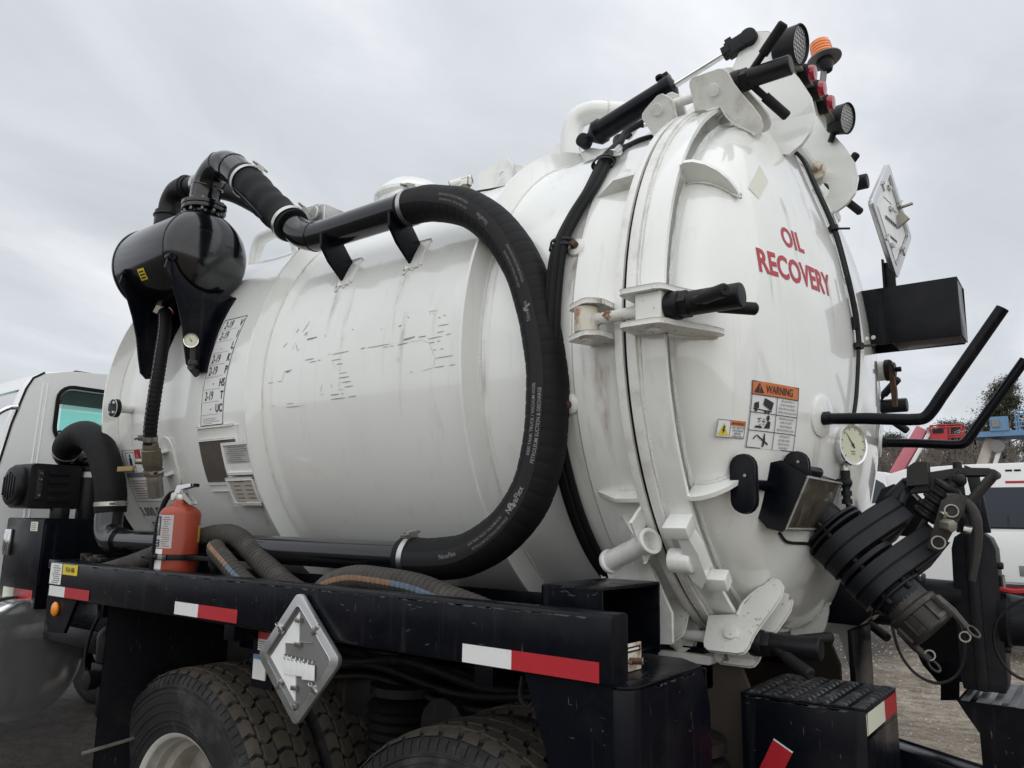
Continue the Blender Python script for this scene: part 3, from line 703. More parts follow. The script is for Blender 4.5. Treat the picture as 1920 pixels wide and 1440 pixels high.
for X in (-1.315, -.945):
    wl = MB('weld_white'); wl.tube(spline([cyl_at(X-.035, .385/TR+k*.0, TR+.002) if k == 0 else cyl_at(X-.035+.02*k, (.36-.012*(k % 2)*2+.006*k)/TR, TR+.002) for k in range(6)], 5), .005, 6); wl.build('weld_bead', tank)
    p = MB('black_paint')
    p.prism([(-.945, 2.69), (-.94, 2.635), (-.90, 2.585), (-.822, 2.522), (-.768, 2.602), (-.83, 2.672), (-.84, 2.69)], X-.006, X+.006, YZ(0))
    p.build('pipe_bracket', T, bev=.0015)
    p = MB('white_grimy'); slab(p, X-.02, X+.05, .36, .5, TR-.001, TR+.006, 'white_paint'); strip_ = None
    p.build('bracket_pad', T, bev=.003)
HP = [(-.93, -.88, 2.716), (-.84, -.882, 2.711), (-.765, -.885, 2.695), (-.613, -.891, 2.636), (-.476, -.896, 2.524), (-.374, -.902, 2.377), (-.314, -.907, 2.222), (-.279, -.912, 2.07), (-.271, -.918, 1.942), (-.282, -.923, 1.803), (-.323, -.928, 1.679), (-.409, -.934, 1.58), (-.533, -.939, 1.513), (-.66, -.945, 1.493), (-.79, -.95, 1.492)]
HP = [Vector(q) for q in HP]
P = resample(spline(HP, 10), .006)
HR = .064
p = MB('hose_rubber')
p.tube(P, [HR-(.0016 if i % 7 == 0 else 0)-(.0005*math.sin(i*.23)) for i in range(len(P))], 28, up0=(0, -1, 0))
hose = p.build('vacuum_hose', T, ang=50)
FR = tframes(P, (0, -1, 0))
def on_hose(off, w0, flip=1):
    def fn(u, v):
        q = max(0., min(len(P)-1.001, u/.006)); i = int(q); t = q-i
        c = P[i].lerp(P[i+1], t); tg, n_, b_ = FR[i]
        a = w0+flip*v/HR
        return c+(n_*math.cos(a)+b_*math.sin(a))*(HR+off)
    return fn
LH = .006*(len(P)-1)
print('hose len', LH, 'b dir', FR[10][2])
p = MB('hose_stripe')
inn = FR[len(P)//2][2]; sgn = 1 if inn.x < 0 else -1           # side of the hose facing the loop's centre
w0 = sgn*R(-6)
grid(p, on_hose(.0008, w0), .03, -.021, LH-.03, .021, 120, 3, 'hose_stripe')
p.m = 'ink_white'
def htext(s_, u, v, size, bold=.0, cond=.85, m='ink_white'):
    fn = on_hose(.0018, w0)
    # reads towards the pump end of the hose, i.e. against the run
    put_text(p, s_, lambda a, b: fn(u-a, sgn*(b+v)) if True else None, size, m, cond, bold)
htext('NovaFlex', LH*.755, -.009, .026, .012); htext('6500 TANK TRUCK / VACUUM HOSE', LH*.665, .003, .0155, .01, .82); htext('PETROLEUM SUCTION & DISCHARGE', LH*.675, -.016, .0155, .01, .82)
for u0 in (.46, .90, .26):
    htext('NovaFlex', LH*u0, -.004, .02, .006, .85, 'ink_grey'); htext('6500 TANK TRUCK / VACUUM HOSE', LH*(u0-.06), .004, .011, .004, .8, 'ink_grey'); htext('PETROLEUM SUCTION & DISCHARGE', LH*(u0-.065), -.013, .011, .004, .8, 'ink_grey')
for u0 in (.745, .44):
    fn = on_hose(.0018, w0); u = LH*u0+.03
    p.add([fn(u-.045+a, sgn*b) for a, b in ((0, -.012), (.006, -.012), (.014, .012), (.008, .012))], [(0, 1, 2, 3)], 'ink_white'); p.add([fn(u-.045+a, sgn*b) for a, b in ((.012, .012), (.017, .012), (.024, -.002), (.018, -.004))], [(0, 1, 2, 3)], 'ink_white')
p.build('printed_stripe', hose, fixn=False, kind='stuff')
for i in (5, len(P)-7):
    p = MB('steel'); clamp_band(p, P[i], FR[i][0], HR, lug=(0, -.2, 1)); p.build('hose_clamp', hose)
p = MB('black_gloss')
p.tube([(-.74, -.95, 1.493), (-2.62, -.95, 1.493)], .05, 22)
p.tube(spline([(-2.58, -.95, 1.493), (-2.66, -.95, 1.495), (-2.72, -.945, 1.53), (-2.74, -.94, 1.6), (-2.74, -.935, 1.66)], 6), .062, 22)
p.torus(frame((-2.6, -.95, 1.493), (1, 0, 0)), .055, .008, 28, 8)
p.build('return_pipe', T)
p = MB('hose_rubber')
hp = resample(spline([(-2.74, -.935, 1.62), (-2.75, -.94, 1.72), (-2.80, -.945, 1.83), (-2.88, -.95, 1.93), (-3.0, -.955, 1.995), (-3.13, -.95, 2.0), (-3.27, -.93, 1.965), (-3.36, -.9, 1.94)], 8), .01)
p.tube(hp, [.07-(.001 if i % 6 == 0 else 0) for i in range(len(hp))], 24)
clamp_band(p, hp[4], hp[5]-hp[3], .07, lug=(1, 0, 0)); clamp_band(p, hp[-5], hp[-4]-hp[-6], .07, lug=(0, 0, 1))
p.build('inlet_hose', T)
p = MB('black_gloss')
p.tube(spline([(-3.3, -.915, 1.955), (-3.4, -.88, 1.925), (-3.42, -.8, 1.9), (-3.35, -.68, 1.9), (-3.2, -.5, 1.9)], 7), .066, 22); p.build('pump_elbow', T)

# ---- braided drain hose, valve, nipple
p = MB('hose_rubber')
bp_ = resample(spline([(-2.52, -.88, 2.57), (-2.45, -.925, 2.54), (-2.38, -.955, 2.45), (-2.325, -.99, 2.29), (-2.322, -1.0, 2.14), (-2.35, -.99, 2.0), (-2.368, -.975, 1.92)], 10), .006)
p.tube(bp_, [.029+.0013*math.sin(i*1.9) for i in range(len(bp_))], 18, up0=(0, -1, 0))
fb = tframes(bp_, (0, -1, 0))
vv = []; ff = []
for i in range(20, len(bp_)-6):
    c = bp_[i]; t, n_, b_ = fb[i]
    for a in (R(-35), R(-28)): vv.append(c+(n_*math.cos(a)+b_*math.sin(a))*.0312)
for i in range(0, len(vv)//2-1): 
    if i % 4 != 3: ff.append((2*i, 2*i+1, 2*i+3, 2*i+2))
p.add(vv, ff, 'ink_grey')
drain = p.build('drain_hose', T, ang=60, fixn=False)
p = MB('steel_dirty')
clamp_band(p, bp_[6], bp_[7]-bp_[5], .03, .022, 'chrome', (0, -1, .2)); p.cyl((-2.52, -.86, 2.58), (-2.47, -.91, 2.55), .026, m='lens_red'); p.build('hose_clamp', drain); p = MB('steel_dirty')
clamp_band(p, bp_[-6], bp_[-5]-bp_[-7], .03, .022, 'steel_dirty', (-1, -.3, 0))
p.build('hose_clamp', drain)
p = MB('brass_dirty')
dv = Vector((-.018, .03, -.09)).normalized(); o = Vector((-2.368, -.975, 1.93))
p.lathe([(0, .03), (.012, .034), (.03, .034), (.034, .04), (.055, .041), (.085, .043), (.11, .041), (.125, .036), (.135, .042), (.15, .042), (.155, .03)], frame(o, dv), 24)
p.lathe([(.15, .030), (.16, .034), (.18, .034), (.25, .033), (.253, .033)], frame(o, dv), 20, 'steel_dirty')
p.lathe([(.128, .0425), (.128, .045), (.137, .045), (.137, .0425)], frame(o, dv), 24, 'chrome', caps=False)
p.build('drain_valve', T)
p = MB('sticker_yellow'); hv = o+dv*.09
p.mid('brass_dirty'); p.cyl(hv, hv+Vector((-.05, -.05, 0)), .013, m='steel_dirty'); p.box((-2.54, -1.025, 1.80), (-2.40, -1.012, 1.824), 'lever_ochre')
p.build('valve_lever', T, bev=.003)

def gauge(name, c, n_, r, parent, stem=None, depth=None):
    depth = depth or r*.8
    g_ = MB('chrome'); M = frame(c, n_, (0, 0, 1)); dp = depth
    g_.lathe([(-dp, r*.6), (-dp, r*.93), (-dp*.9, r*.97), (0, r*.97), (.002, r*1.02), (.007, r), (.006, r*.9), (.002, r*.88)], M, 40, caps=False)
    g_.lathe([(-dp, r*.9), (-dp, 0)], M, 24, 'steel_dirty', caps=False)
    g_.lathe([(.0025, r*.9), (.0025, 0)], M, 40, 'dial', caps=False)
    for k in range(28):
        a = R(-135+270*k/27); L = .82 if k % 3 else .72
        u, w = math.sin(a), math.cos(a); t_ = r*.012*(1 if k % 3 else 1.8)
        q = [M @ Vector((w*r*l+s_*t_*u, -u*r*l+s_*t_*w, .0032)) for l, s_ in ((L, -1), (L, 1), (.87, 1), (.87, -1))]
        g_.add(q, [(0, 1, 2, 3)], 'ink')
    a = R(-38); u, w = math.sin(a), math.cos(a)
    q = [M @ Vector((w*l*r-u*s_*r, -u*l*r-w*s_*r, .0042)) for l, s_ in ((-.2, -.05), (-.2, .05), (.74, .01), (.74, -.01))]; g_.add(q, [(0, 1, 2, 3)], 'ink')
    g_.lathe([(.0045, .09*r), (.005, 0)], M, 14, 'ink', caps=False)
    if stem:
        for k in range(2): g_.add([M @ Vector((x*r, y*r, .0034)) for x, y in ((-.35-.12*k, -.16), (-.3-.12*k, -.16), (-.3-.12*k, .16-.05*k), (-.35-.12*k, .16-.05*k))], [(0, 1, 2, 3)], 'ink_grey')
    return g_.build(name, parent, fixn=False)
g1 = gauge('pressure_gauge', (-2.065, -1.0, 2.35), (.72, -.66, -.05), .031, T)
p = MB('cast_iron'); p.cyl((-2.075, -.985, 2.33), (-2.08, -.975, 2.24), .011, seg=10); p.cyl((-2.08, -.975, 2.27), (-2.08, -.975, 2.25), .02, seg=6); p.cyl((-2.08, -.985, 2.24), (-2.12, -.93, 2.22), .014); p.build('gauge_stem', T)
# ================================================================== rear door
p = MB('white_paint')
prof = [(.006, .88), (.085, .88), (.115, .878), (.15, .868), (.185, .845), (.212, .81)]
prof += [(dome_x(r, ZA), r) for r in (.77, .72, .66, .59, .51, .43, .35, .27, .19, .11, .05, 0)]
p.lathe(prof, AX, 128, caps=False)
door = p.build('rear_door', T, ang=50)
p = MB('white_grimy'); p.lathe([(.006, .87), (.006, .957), (.034, .957), (.034, .87)], AX, 144, caps=False); p.build('flange_ring', door, bev=.003)
p = MB('white_paint'); p.lathe([(.03, .93), (.03, .943), (.112, .943), (.112, .93)], AX, 144, caps=False); p.build('rim_band', door, bev=.002)
p = MB('weld_white')
r_ = random.Random(9)
for X, rr, q_ in ((.037, .944, .005), (.1, .882, .006)):
    p = MB('weld_white'); p.torus(frame((X, 0, ZA), (1, 0, 0), (0, 0, 1)), rr, q_, 200, 6)
    p.v = [q+Vector((r_.uniform(-1, 1), r_.uniform(-1, 1), r_.uniform(-1, 1)))*.0016 for q in p.v]; p.build('weld_bead', door)
rb_ = random.Random(12)
def bead(mb, pts, r=.0042):
    q = resample(spline(pts, 6), .006); mb.tube([a_+Vector((rb_.uniform(-1, 1), rb_.uniform(-1, 1), rb_.uniform(-1, 1)))*.0008 for a_ in q], [r*rb_.uniform(.75, 1.2) for _ in q], 6, 'weld_white', caps=False)
for a in (30, -30, 150, 210, -90):
    M = XR(R(a))
    g_ = MB('white_grimy'); g_.prism([(-.03, .957), (-.1, .957), (-.185, .908), (-.185, .9), (-.03, .9)], -.006, .006, M)
    bead(g_, [M @ Vector((x_, .907, s_*.009)) for x_ in (-.185, -.15, -.11, -.07, -.035)], M @ Vector((0, .907, 0))) if False else None
    for s_ in (-1, 1): bead(g_, [M @ Vector((x_, .9065, s_*.008)) for x_ in (-.188, -.15, -.11, -.07, -.035)])
    g_.build('stiffening_gusset', tank, bev=0)
    g_ = MB('white_paint'); q = [(.107, .943), (.125, .95), (.15, .945), (.18, .925), (.205, .895), (.222, .86), (.232, .82), (.234, .795), (.212, .80), (.19, .835), (.15, .862), (.107, .872)]
    g_.prism(q, -.006, .006, M)
    for s_ in (-1, 1): bead(g_, [M @ Vector((a_, b_+.002, s_*.008)) for a_, b_ in ((.11, .877), (.15, .869), (.185, .846), (.212, .812), (.236, .785))])
    g_.build('stiffening_gusset', door, bev=0)

# ---- swing bolt clamps, six round the rim
def clamp_set(deg, handles, rusty=False, base='white_grimy'):
    M = XR(R(deg))
    p = MB(base)
    for t_ in (.044, -.044):
        p.prism([(-.12, .90), (-.128, .93), (-.15, .985), (-.146, .998), (-.13, 1.01), (-.08, 1.038), (-.066, 1.04), (-.04, 1.02), (-.034, 1.005), (-.032, .90)], t_-.007, t_+.007, M)
        p.prism([(.036, .955), (.036, 1.035), (.04, 1.048), (.052, 1.055), (.138, 1.055), (.152, 1.05), (.162, 1.036), (.172, 1.0), (.19, .96), (.215, .915), (.233, .875), (.236, .845), (.226, .83), (.21, .826), (.19, .845), (.16, .872), (.118, .945)], t_-.007, t_+.007, M)
        for (X, rr) in ((-.09, .998), (.11, 1.0)):
            s_ = 1 if t_ > 0 else -1
            p.cyl(M @ Vector((X, rr, t_+s_*.006)), M @ Vector((X, rr, t_+s_*.016)), .02, seg=18)
    p.box((.078, .965, -.036), (.15, 1.037, .036), None, M)
    for t_ in (.0525, -.0525):
        bead(p, [M @ Vector((a_, b_, t_)) for a_, b_ in ((-.13, .908), (-.09, .908), (-.035, .914))]); bead(p, [M @ Vector((a_, b_, t_)) for a_, b_ in ((.12, .945), (.128, .915), (.15, .88), (.185, .849), (.21, .826))])
    c = p.build('door_clamp', T, bev=.0022)
    b = MB('bolt_rusty' if rusty else 'white_grimy')
    b.cyl(M @ Vector((-.07, .998, 0)), M @ Vector((.08, 1.0, 0)), .0165, seg=18)
    b.cyl(M @ Vector((-.09, .998, -.034)), M @ Vector((-.09, .998, .034)), .034, seg=24, m='paint_cream' if rusty else None)
    b.cyl(M @ Vector((-.068, .998, 0)), M @ Vector((-.062, .998, 0)), .026, seg=20)
    b.build('swing_bolt', c, bev=.001)
    n_ = MB('black_plastic')
    n_.lathe([(.15, .034), (.158, .037), (.185, .037), (.187, .034)], XR(R(deg)) @ Matrix.Translation((0, 1.0, 0)) @ Matrix(((0, 0, 1, 0), (1, 0, 0, 0), (0, 1, 0, 0), (0, 0, 0, 1))), 24)
    n_.lathe([(.185, .036), (.21, .036)], M @ Matrix.Translation((0, 1.0, 0)) @ Matrix(((0, 0, 1, 0), (1, 0, 0, 0), (0, 1, 0, 0), (0, 0, 0, 1))), 6)
    n_.lathe([(.208, .031), (.34, .031), (.344, .028), (.344, 0)], M @ Matrix.Translation((0, 1.0, 0)) @ Matrix(((0, 0, 1, 0), (1, 0, 0, 0), (0, 1, 0, 0), (0, 0, 0, 1))), 24)
    n_.build('clamp_nut', c, bev=.001)
    for b_, f_, L in handles:
        b_, f_ = R(b_), R(f_); dv = Vector((math.cos(b_), math.sin(b_)*math.cos(f_), math.sin(b_)*math.sin(f_)))
        s0 = Vector((.2, 1.0, 0)); h = MB('rubber_grip')
        q0 = M @ s0; q1 = M @ (s0+dv*L*.45); q2 = M @ (s0+dv*L)
        h.cyl(q0, q1, .0115, seg=12, m='black_plastic'); h.lathe([(0, .0155), (.004, .0165), ((q2-q1).length-.005, .0165), ((q2-q1).length, .012), ((q2-q1).length, .004), ((q2-q1).length-.006, 0)], frame(q1, q2-q1), 16)
        h.build('clamp_handle', c)
clamp_set(0, ((37, 352, .18), (47, 180, .19)), True, 'white_chipped')
clamp_set(60, ((42, 10, .19), (58, 168, .18)))
clamp_set(-60, ((38, 32, .18), (35, 228, .18)), False, 'white_chipped')
clamp_set(120, ((50, 330, .17), (50, 150, .17)))
clamp_set(180, ((45, 60, .18), (45, 240, .18)))
clamp_set(240, ((45, 90, .18), (45, 270, .18)))

# ---- lock tube on the tank and its hook on the door (lower left of the rim)
p = MB('white_grimy')
ta, tb = cyl_at(-.185, R(-41.8), .985), cyl_at(.0, R(-35.8), 1.0); TM = frame(ta, tb-ta, (0, -.7, -.7)); TL = (tb-ta).length
p.lathe([(.015, .02), (.015, .036), (.026, .036), (.03, .029), (TL-.05, .029), (TL-.02, .032), (TL-.008, .037), (TL, .037), (TL, .026), (.03, .022), (.015, .02)], TM, 28, caps=False)
M = XR(R(-36.5))
p.prism([(-.13, .905), (-.04, .9), (-.028, .93), (-.028, 1.0), (-.05, 1.0)], .02, .03, M); p.prism([(-.034, .92), (-.034, 1.02), (-.028, 1.02), (-.028, .92)], -.05, .085, M)
p.prism([(-.12, .905), (-.04, .9), (-.03, .98), (-.09, .97)], -.045, -.035, M)
p.build('lock_tube', tank, bev=.002)
p = MB('white_paint')
M = XR(R(-37))
p.box((.045, .94, .03), (.115, 1.005, .068), None, M)
p.prism([(.085, .06), (.10, .06), (.118, -.02), (.12, -.1), (.10, -.13), (.085, -.11), (.07, -.06), (.085, -.02)], .945, 1.0, M @ Matrix(((1, 0, 0, 0), (0, 0, 1, 0), (0, 1, 0, 0), (0, 0, 0, 1))))
p.box((.09, .94, -.155), (.165, .985, -.115), None, M)
p.lathe([(0, .034), (.06, .034), (.066, .028), (.066, 0)], frame(M @ Vector((.03, .985, -.055)), (1, 0, 0), (0, -.8, -.6)), 24)
p.build('lock_hook', door, bev=.006)

# ---- printing on the door
p = MB('ink_red')
f = on_dome(.0012)
put_text(p, 'OIL', f, .088, 'ink_red', .76, .028, 'CENTER', 1.06, (-.472, 2.432)); put_text(p, 'RECOVERY', f, .1, 'ink_red', .74, .028, 'CENTER', 1.02, (-.475, 2.32))
p.build('door_lettering', door, fixn=False)
p = MB('sticker_white')
y0, y1, z0, z1 = -.705, -.515, 1.817, 1.999
grid(p, on_dome(.001), y0, z0, y1, z1, 6, 6)
f2 = on_dome(.0022); f3 = on_dome(.0032)
grid(p, f2, y0, 1.962, y1, z1, 6, 2, 'sticker_orange')
outline(p, f3, y0, z0, y1, z1, .0022, 'ink_navy')
for z_ in (1.962, 1.913, 1.864): grid(p, f3, y0, z_-.001, y1, z_+.001, 6, 1, 'ink_navy')
ym = y0+.098; grid(p, f3, ym-.001, z0, ym+.001, 1.962, 1, 6, 'ink_navy')
p.add([f3(y0+.008, 1.967), f3(y0+.045, 1.967), f3(y0+.0265, 1.995)], [(0, 1, 2)], 'ink'); f4 = on_dome(.004)
grid(p, f4, y0+.0253, 1.976, y0+.0278, 1.988, 1, 1, 'sticker_orange'); grid(p, f4, y0+.0253, 1.970, y0+.0278, 1.973, 1, 1, 'sticker_orange')
put_text(p, 'WARNING', f3, .031, 'ink', .74, .012, 'LEFT', 1, (y0+.052, 1.970))
def poly(pts, m='ink', fn=f3): p.add([fn(*q) for q in pts], [tuple(range(len(pts)))], m)
# tipping tank truck
poly([(y0+.05, 1.955), (y0+.085, 1.945), (y0+.078, 1.922), (y0+.045, 1.936)])
poly([(y0+.012, 1.925), (y0+.012, 1.938), (y0+.028, 1.943), (y0+.03, 1.925)]); poly([(y0+.01, 1.924), (y0+.08, 1.921), (y0+.08, 1.9185), (y0+.01, 1.921)])
for q in ((.02, 1.920), (.055, 1.918), (.067, 1.918)): poly([(y0+q[0]+.005*math.cos(k*PI/4), q[1]+.005*math.sin(k*PI/4)) for k in range(8)])
# burst and person
poly([(y0+.068+.006*math.cos(k*PI/4), 1.901+.008*math.sin(k*PI/4)) for k in range(8)]); poly([(y0+.055, 1.873), (y0+.078, 1.873), (y0+.078, 1.892), (y0+.068, 1.893)])
rr_ = random.Random(2)
for k in range(14):
    a = rr_.uniform(0, 6.28); q = (y0+.038+.016*rr_.random()*math.cos(a), 1.888+.018*rr_.random()*math.sin(a)); poly([(q[0], q[1]), (q[0]+.006, q[1]+.002), (q[0]+.004, q[1]+.006)], 'ink' if k % 3 else 'ink_grey')
poly([(y0+.02, 1.872), (y0+.05, 1.872), (y0+.045, 1.878), (y0+.025, 1.878)])
# door and prop
poly([(y0+.057, 1.822), (y0+.063, 1.822), (y0+.066, 1.84), (y0+.063, 1.858), (y0+.059, 1.858)]); poly([(y0+.03, 1.852), (y0+.034, 1.854), (y0+.078, 1.832), (y0+.078, 1.827)]); poly([(y0+.02, 1.842), (y0+.023, 1.84), (y0+.032, 1.85), (y0+.029, 1.852)])
W4 = ['USE DOOR PROP TO', 'SECURE DOOR BEFORE', 'SERVICING OR WORKING', 'UNDER OR AROUND DOOR'], ['PRESSURE CAN CAUSE', 'INJURY OR DEATH', 'RELIEVE PRESSURE', 'BEFORE OPENING DOOR'], ['AFTER DOOR IS', 'SECURED, CHECK', 'DEFLECTION OR', 'DOOR PROP']
for i, L in enumerate(W4):
    for j, s_ in enumerate(L): put_text(p, s_, f3, .0078, 'ink_grey', .8, .01, 'CENTER', 1, (ym+.0455, 1.951-.049*i-.0105*j))
p.build('warning_sticker', door, fixn=False, label='orange headed warning sticker with three pictograms')
p = MB('sticker_white')
y0, y1, z0, z1 = -.806, -.715, 1.838, 1.885
grid(p, on_dome(.001), y0, z0, y1, z1, 4, 4); outline(p, f2, y0, z0, y1, z1, .0018, 'ink_grey')
ym = y0+.042; grid(p, f2, ym-.0008, z0, ym+.0008, z1, 1, 4, 'ink_grey'); grid(p, f2, ym, 1.871, y1, z1, 2, 1, 'sticker_orange'); put_text(p, 'WARNING', f3, .009, 'ink', .8, .01, 'LEFT', 1, (ym+.010, 1.8735))
poly([(ym+.003, 1.8735), (ym+.010, 1.8735), (ym+.0065, 1.881)])
poly([(y0+.005, 1.843), (y0+.038, 1.843), (y0+.0215, 1.876)], 'sticker_yellow', f2)
poly([(y0+.021, 1.869), (y0+.026, 1.867), (y0+.021, 1.859), (y0+.026, 1.858), (y0+.019, 1.847), (y0+.019, 1.855), (y0+.016, 1.856)])
for j, s_ in enumerate(('UNIT MUST BE', 'GROUNDED', 'BEFORE', 'OPERATION')): put_text(p, s_, f3, .0075, 'ink', .85, .008, 'CENTER', 1, ((ym+y1)/2, 1.8635-.0078*j))
p.build('grounding_sticker', door, fixn=False, label='small yellow triangle grounding sticker')
p = MB('sticker_cream')
q = [(-.516, 2.705), (-.505, 2.651), (-.589, 2.564), (-.622, 2.592)]
A_ = [Vector((a, b, 0)) for a, b in q]
def bil(u, v_): 
    c = A_[0].lerp(A_[1], u).lerp(A_[3].lerp(A_[2], u), v_); return on_dome(.001)(c.x, c.y)
grid(p, bil, 0, 0, 1, 1, 4, 6); p.build('blank_diamond_sticker', door, fixn=False)

# ---- run marks under fittings
def drips(name, parent, fn, items, seed):
    rg = random.Random(seed); p = MB('dirt_stain'); fade = []
    for (u, v_, L_, w, m_) in items:
        n_ = 6; k0 = len(p.v); wob = rg.uniform(-.15, .15)
        for i in range(n_+1):
            t_ = i/n_; ww = w*(1-.6*t_)*(.7+.3*math.sin(3*t_+1)); uu = u+wob*w*math.sin(3*t_)
            p.v += [Vector(fn(uu-ww/2, v_-L_*t_)), Vector(fn(uu, v_-L_*t_)), Vector(fn(uu+ww/2, v_-L_*t_))]; f_ = (1-t_)**.8*(.4 if i == 0 else 1); fade += [0, f_, 0]
        for i in range(n_):
            for k in range(2): a_ = k0+3*i+k; p.f.append((a_, a_+1, a_+4, a_+3)); p.mi.append(p.mid(m_))
    o = p.build(name, parent, fixn=False, kind='stuff'); at = o.data.attributes.new('fade', 'FLOAT', 'POINT'); at.data.foreach_set('value', fade); return o
rg_ = random.Random(41)
it = [(X, s_, L_, w, m_) for X, s_, L_, w, m_ in ((-.205, .25, .3, .05, 'rust_stain'), (-.215, -.22, .25, .05, 'dirt_stain'), (-.10, -.06, .35, .08, 'rust_stain'), (-.05, -.08, .3, .04, 'dirt_stain'), (-1.31, .34, .22, .06, 'dirt_stain'), (-.94, .34, .25, .06, 'dirt_stain'), (-2.0, -.45, .2, .12, 'dirt_stain'), (-1.85, -.51, .18, .14, 'dirt_stain'), (-2.7, -.06, .25, .04, 'dirt_stain'), (-2.4, -.42, .2, .08, 'dirt_stain'))]
for k in range(18): it.append((rg_.choice((-.60, -.525, -1.73, -1.66, -.16, -.19, -2.83, -1.2, -.9, -2.3))+rg_.uniform(-.02, .02), rg_.uniform(-.5, .75), rg_.uniform(.12, .5), rg_.uniform(.012, .05), 'dirt_stain'))
drips('run_marks', tank, lambda u, v_: cyl_at(u, v_/TR, TR+(.0085 if u > -.2 else .0014)), it, 3)
it = [(-.39, 1.87, .3, .07, 'dirt_stain'), (-.14, 2.2, .5, .04, 'dirt_stain'), (-.30, 1.56, .22, .16, 'dirt_stain'), (-.22, 1.56, .2, .1, 'dirt_stain'), (-.6, 1.62, .3, .06, 'dirt_stain'), (-.5, 1.56, .25, .05, 'dirt_stain'), (-.82, 2.06, .3, .05, 'rust_stain'), (-.29, 2.80, .3, .03, 'dirt_stain'), (-.7, 1.68, .2, .05, 'dirt_stain')]
for k in range(9):
    y_ = rg_.uniform(-.75, .0); z_ = rg_.uniform(1.5, 2.75); L_ = rg_.uniform(.12, .4)
    if y_*y_+(z_-ZA)**2 < .55 and y_*y_+(z_-L_-ZA)**2 < .6: it.append((y_, z_, L_, rg_.uniform(.012, .04), 'dirt_stain'))
it = [q for q in it if q[0]**2+(q[1]-ZA)**2 < .64 and q[0]**2+(q[1]-q[2]-ZA)**2 < .66]
drips('run_marks', door, on_dome(.0016), it, 4)
# ---- door lift arms, light bar, cylinder
armp = [(.158, 3.318), (.217, 3.295), (.243, 3.265), (.252, 3.2), (.268, 3.155), (.31, 3.085), (.343, 3.012), (.352, 2.945), (.338, 2.886), (.306, 2.848), (.265, 2.826), (.245, 2.83), (.2, 2.88), (.16, 2.92), (.10, 2.965), (.03, 2.975), (-.02, 3.0), (-.01, 3.06), (.04, 3.13), (.074, 3.18), (.10, 3.235), (.135, 3.30)]
def hole_slot(): return [(.222+.022*math.cos(t)*1.0, 2.925+.036*math.sin(t)) for t in [2*PI*k/14 for k in range(14)]]
for y in (-.29, .29):
    p = MB('white_paint'); p.prism(armp, -.008, .008, XZ(y), holes=[hole_slot()] if y > 0 else [[(.10+.03*math.cos(t), 2.985+.016*math.sin(t)) for t in [2*PI*k/12 for k in range(12)]]]); p.build('lift_arm', T, bev=.002)
p = MB('white_paint')
p.cyl((.02, -.34, 3.055), (.02, .34, 3.055), .03); p.cyl((.02, -.36, 3.055), (.02, -.33, 3.055), .045, seg=24); p.cyl((.205, -.29, 3.0), (.205, .29, 3.0), .02)
for y in (-.33, .33): p.prism([(-.19, 2.98), (-.19, 3.02), (-.02, 3.1), (.06, 3.1), (.07, 3.03), (-.03, 2.96)], -.006, .006, XZ(y))
p.build('hinge_shaft', T, bev=.002)
p = MB('paint_cream'); p.cyl((.30, .29, 2.99), (.345, .2, 2.99), .045, seg=20); p.cyl((.345, .2, 2.99), (.365, .16, 2.99), .022, seg=4)
p.v = [(q-Vector((.30, .29, 2.99)))*.8+Vector((.185, .28, 2.985)) for q in p.v]; p.build('stop_pad', T, bev=.002)
# light bar
p = MB('steel_dirty')
p.box((.262, -.27, 3.165), (.27, .25, 3.205)); p.box((.262, -.27, 3.165), (.30, .25, 3.172))
bar = p.build('light_bar', T, bev=.002)
p = MB('white_paint'); p.prism([(-.22, 3.13), (.17, 3.12), (.17, 3.2), (-.22, 3.21)], .27, .276, YZ(0)); p.build('lamp_plate', bar)
def work_light(c, n_, name, sz=1.):
    M = frame(c, n_, (0, 0, 1)); p = MB('black_plastic')
    pf = [(-.075, .03), (-.07, .055), (-.03, .07), (.02, .074), (.03, .076), (.034, .072), (.02, .066)]
    S_ = Matrix.Diagonal((sz*1.1, sz*.92, sz, 1))
    p.lathe(pf, M @ S_, 32, caps=False); p.lathe([(-.075, .03), (-.078, 0)], M @ S_, 16, caps=False)
    p.cyl(M @ Vector((-.05, 0, -.04*sz)), M @ Vector((-.085, 0, -.05*sz)), .012)
    o = p.build(name, T, fixn=False)
    g_ = MB('lamp_glass'); g_.lathe([(.021, .068), (.025, .045), (.026, 0)], M @ S_, 32, caps=False)
    for k in range(-4, 5):
        x = .0145*k; h = math.sqrt(max(0, .064**2-x*x))
        g_.box((x-.0007, -h*.92, .0265), (x+.0007, h*.92, .0275), 'black_plastic', M @ S_); g_.box((-h, x-.0007, .0265), (h, x+.0007, .0275), 'black_plastic', M @ S_)
    g_.build('lamp_lens', o, fixn=False)
work_light((.295, -.29, 3.212), (.80, -.12, -.16), 'work_lamp', .84); work_light((.316, .25, 3.184), (.80, -.25, -.2), 'work_lamp', .74)
for y in (-.165, -.045, .07):
    p = MB('hose_rubber'); M = frame((.278, y, 3.172), (1, 0, -.12), (0, 0, 1))
    p.lathe([(-.004, .036), (.022, .037), (.03, .034), (.034, .028), (.03, .02)], M, 28, caps=False)
    o = p.build('marker_lamp', T, fixn=False)
    p = MB('lens_red'); p.lathe([(.024, .029), (.044, .028), (.052, .024), (.054, 0)], M, 28, caps=False); p.build('lamp_lens', o, fixn=False)
p = MB('grey_plate')
B = frame((.325, .10, 3.375), (0, 0, 1), (1, 0, 0)); B = Matrix.Translation((.298, .10, 3.366)) @ Matrix.Rotation(R(-11), 4, 'Y')
p.lathe([(0, .064), (.004, .064)], B, 40); p.cyl((.30, .10, 3.36), (.275, .10, 3.2), .012); p.lathe([(-.05, .018), (-.02, .03), (0, .03)], B, 20, 'black_plastic')
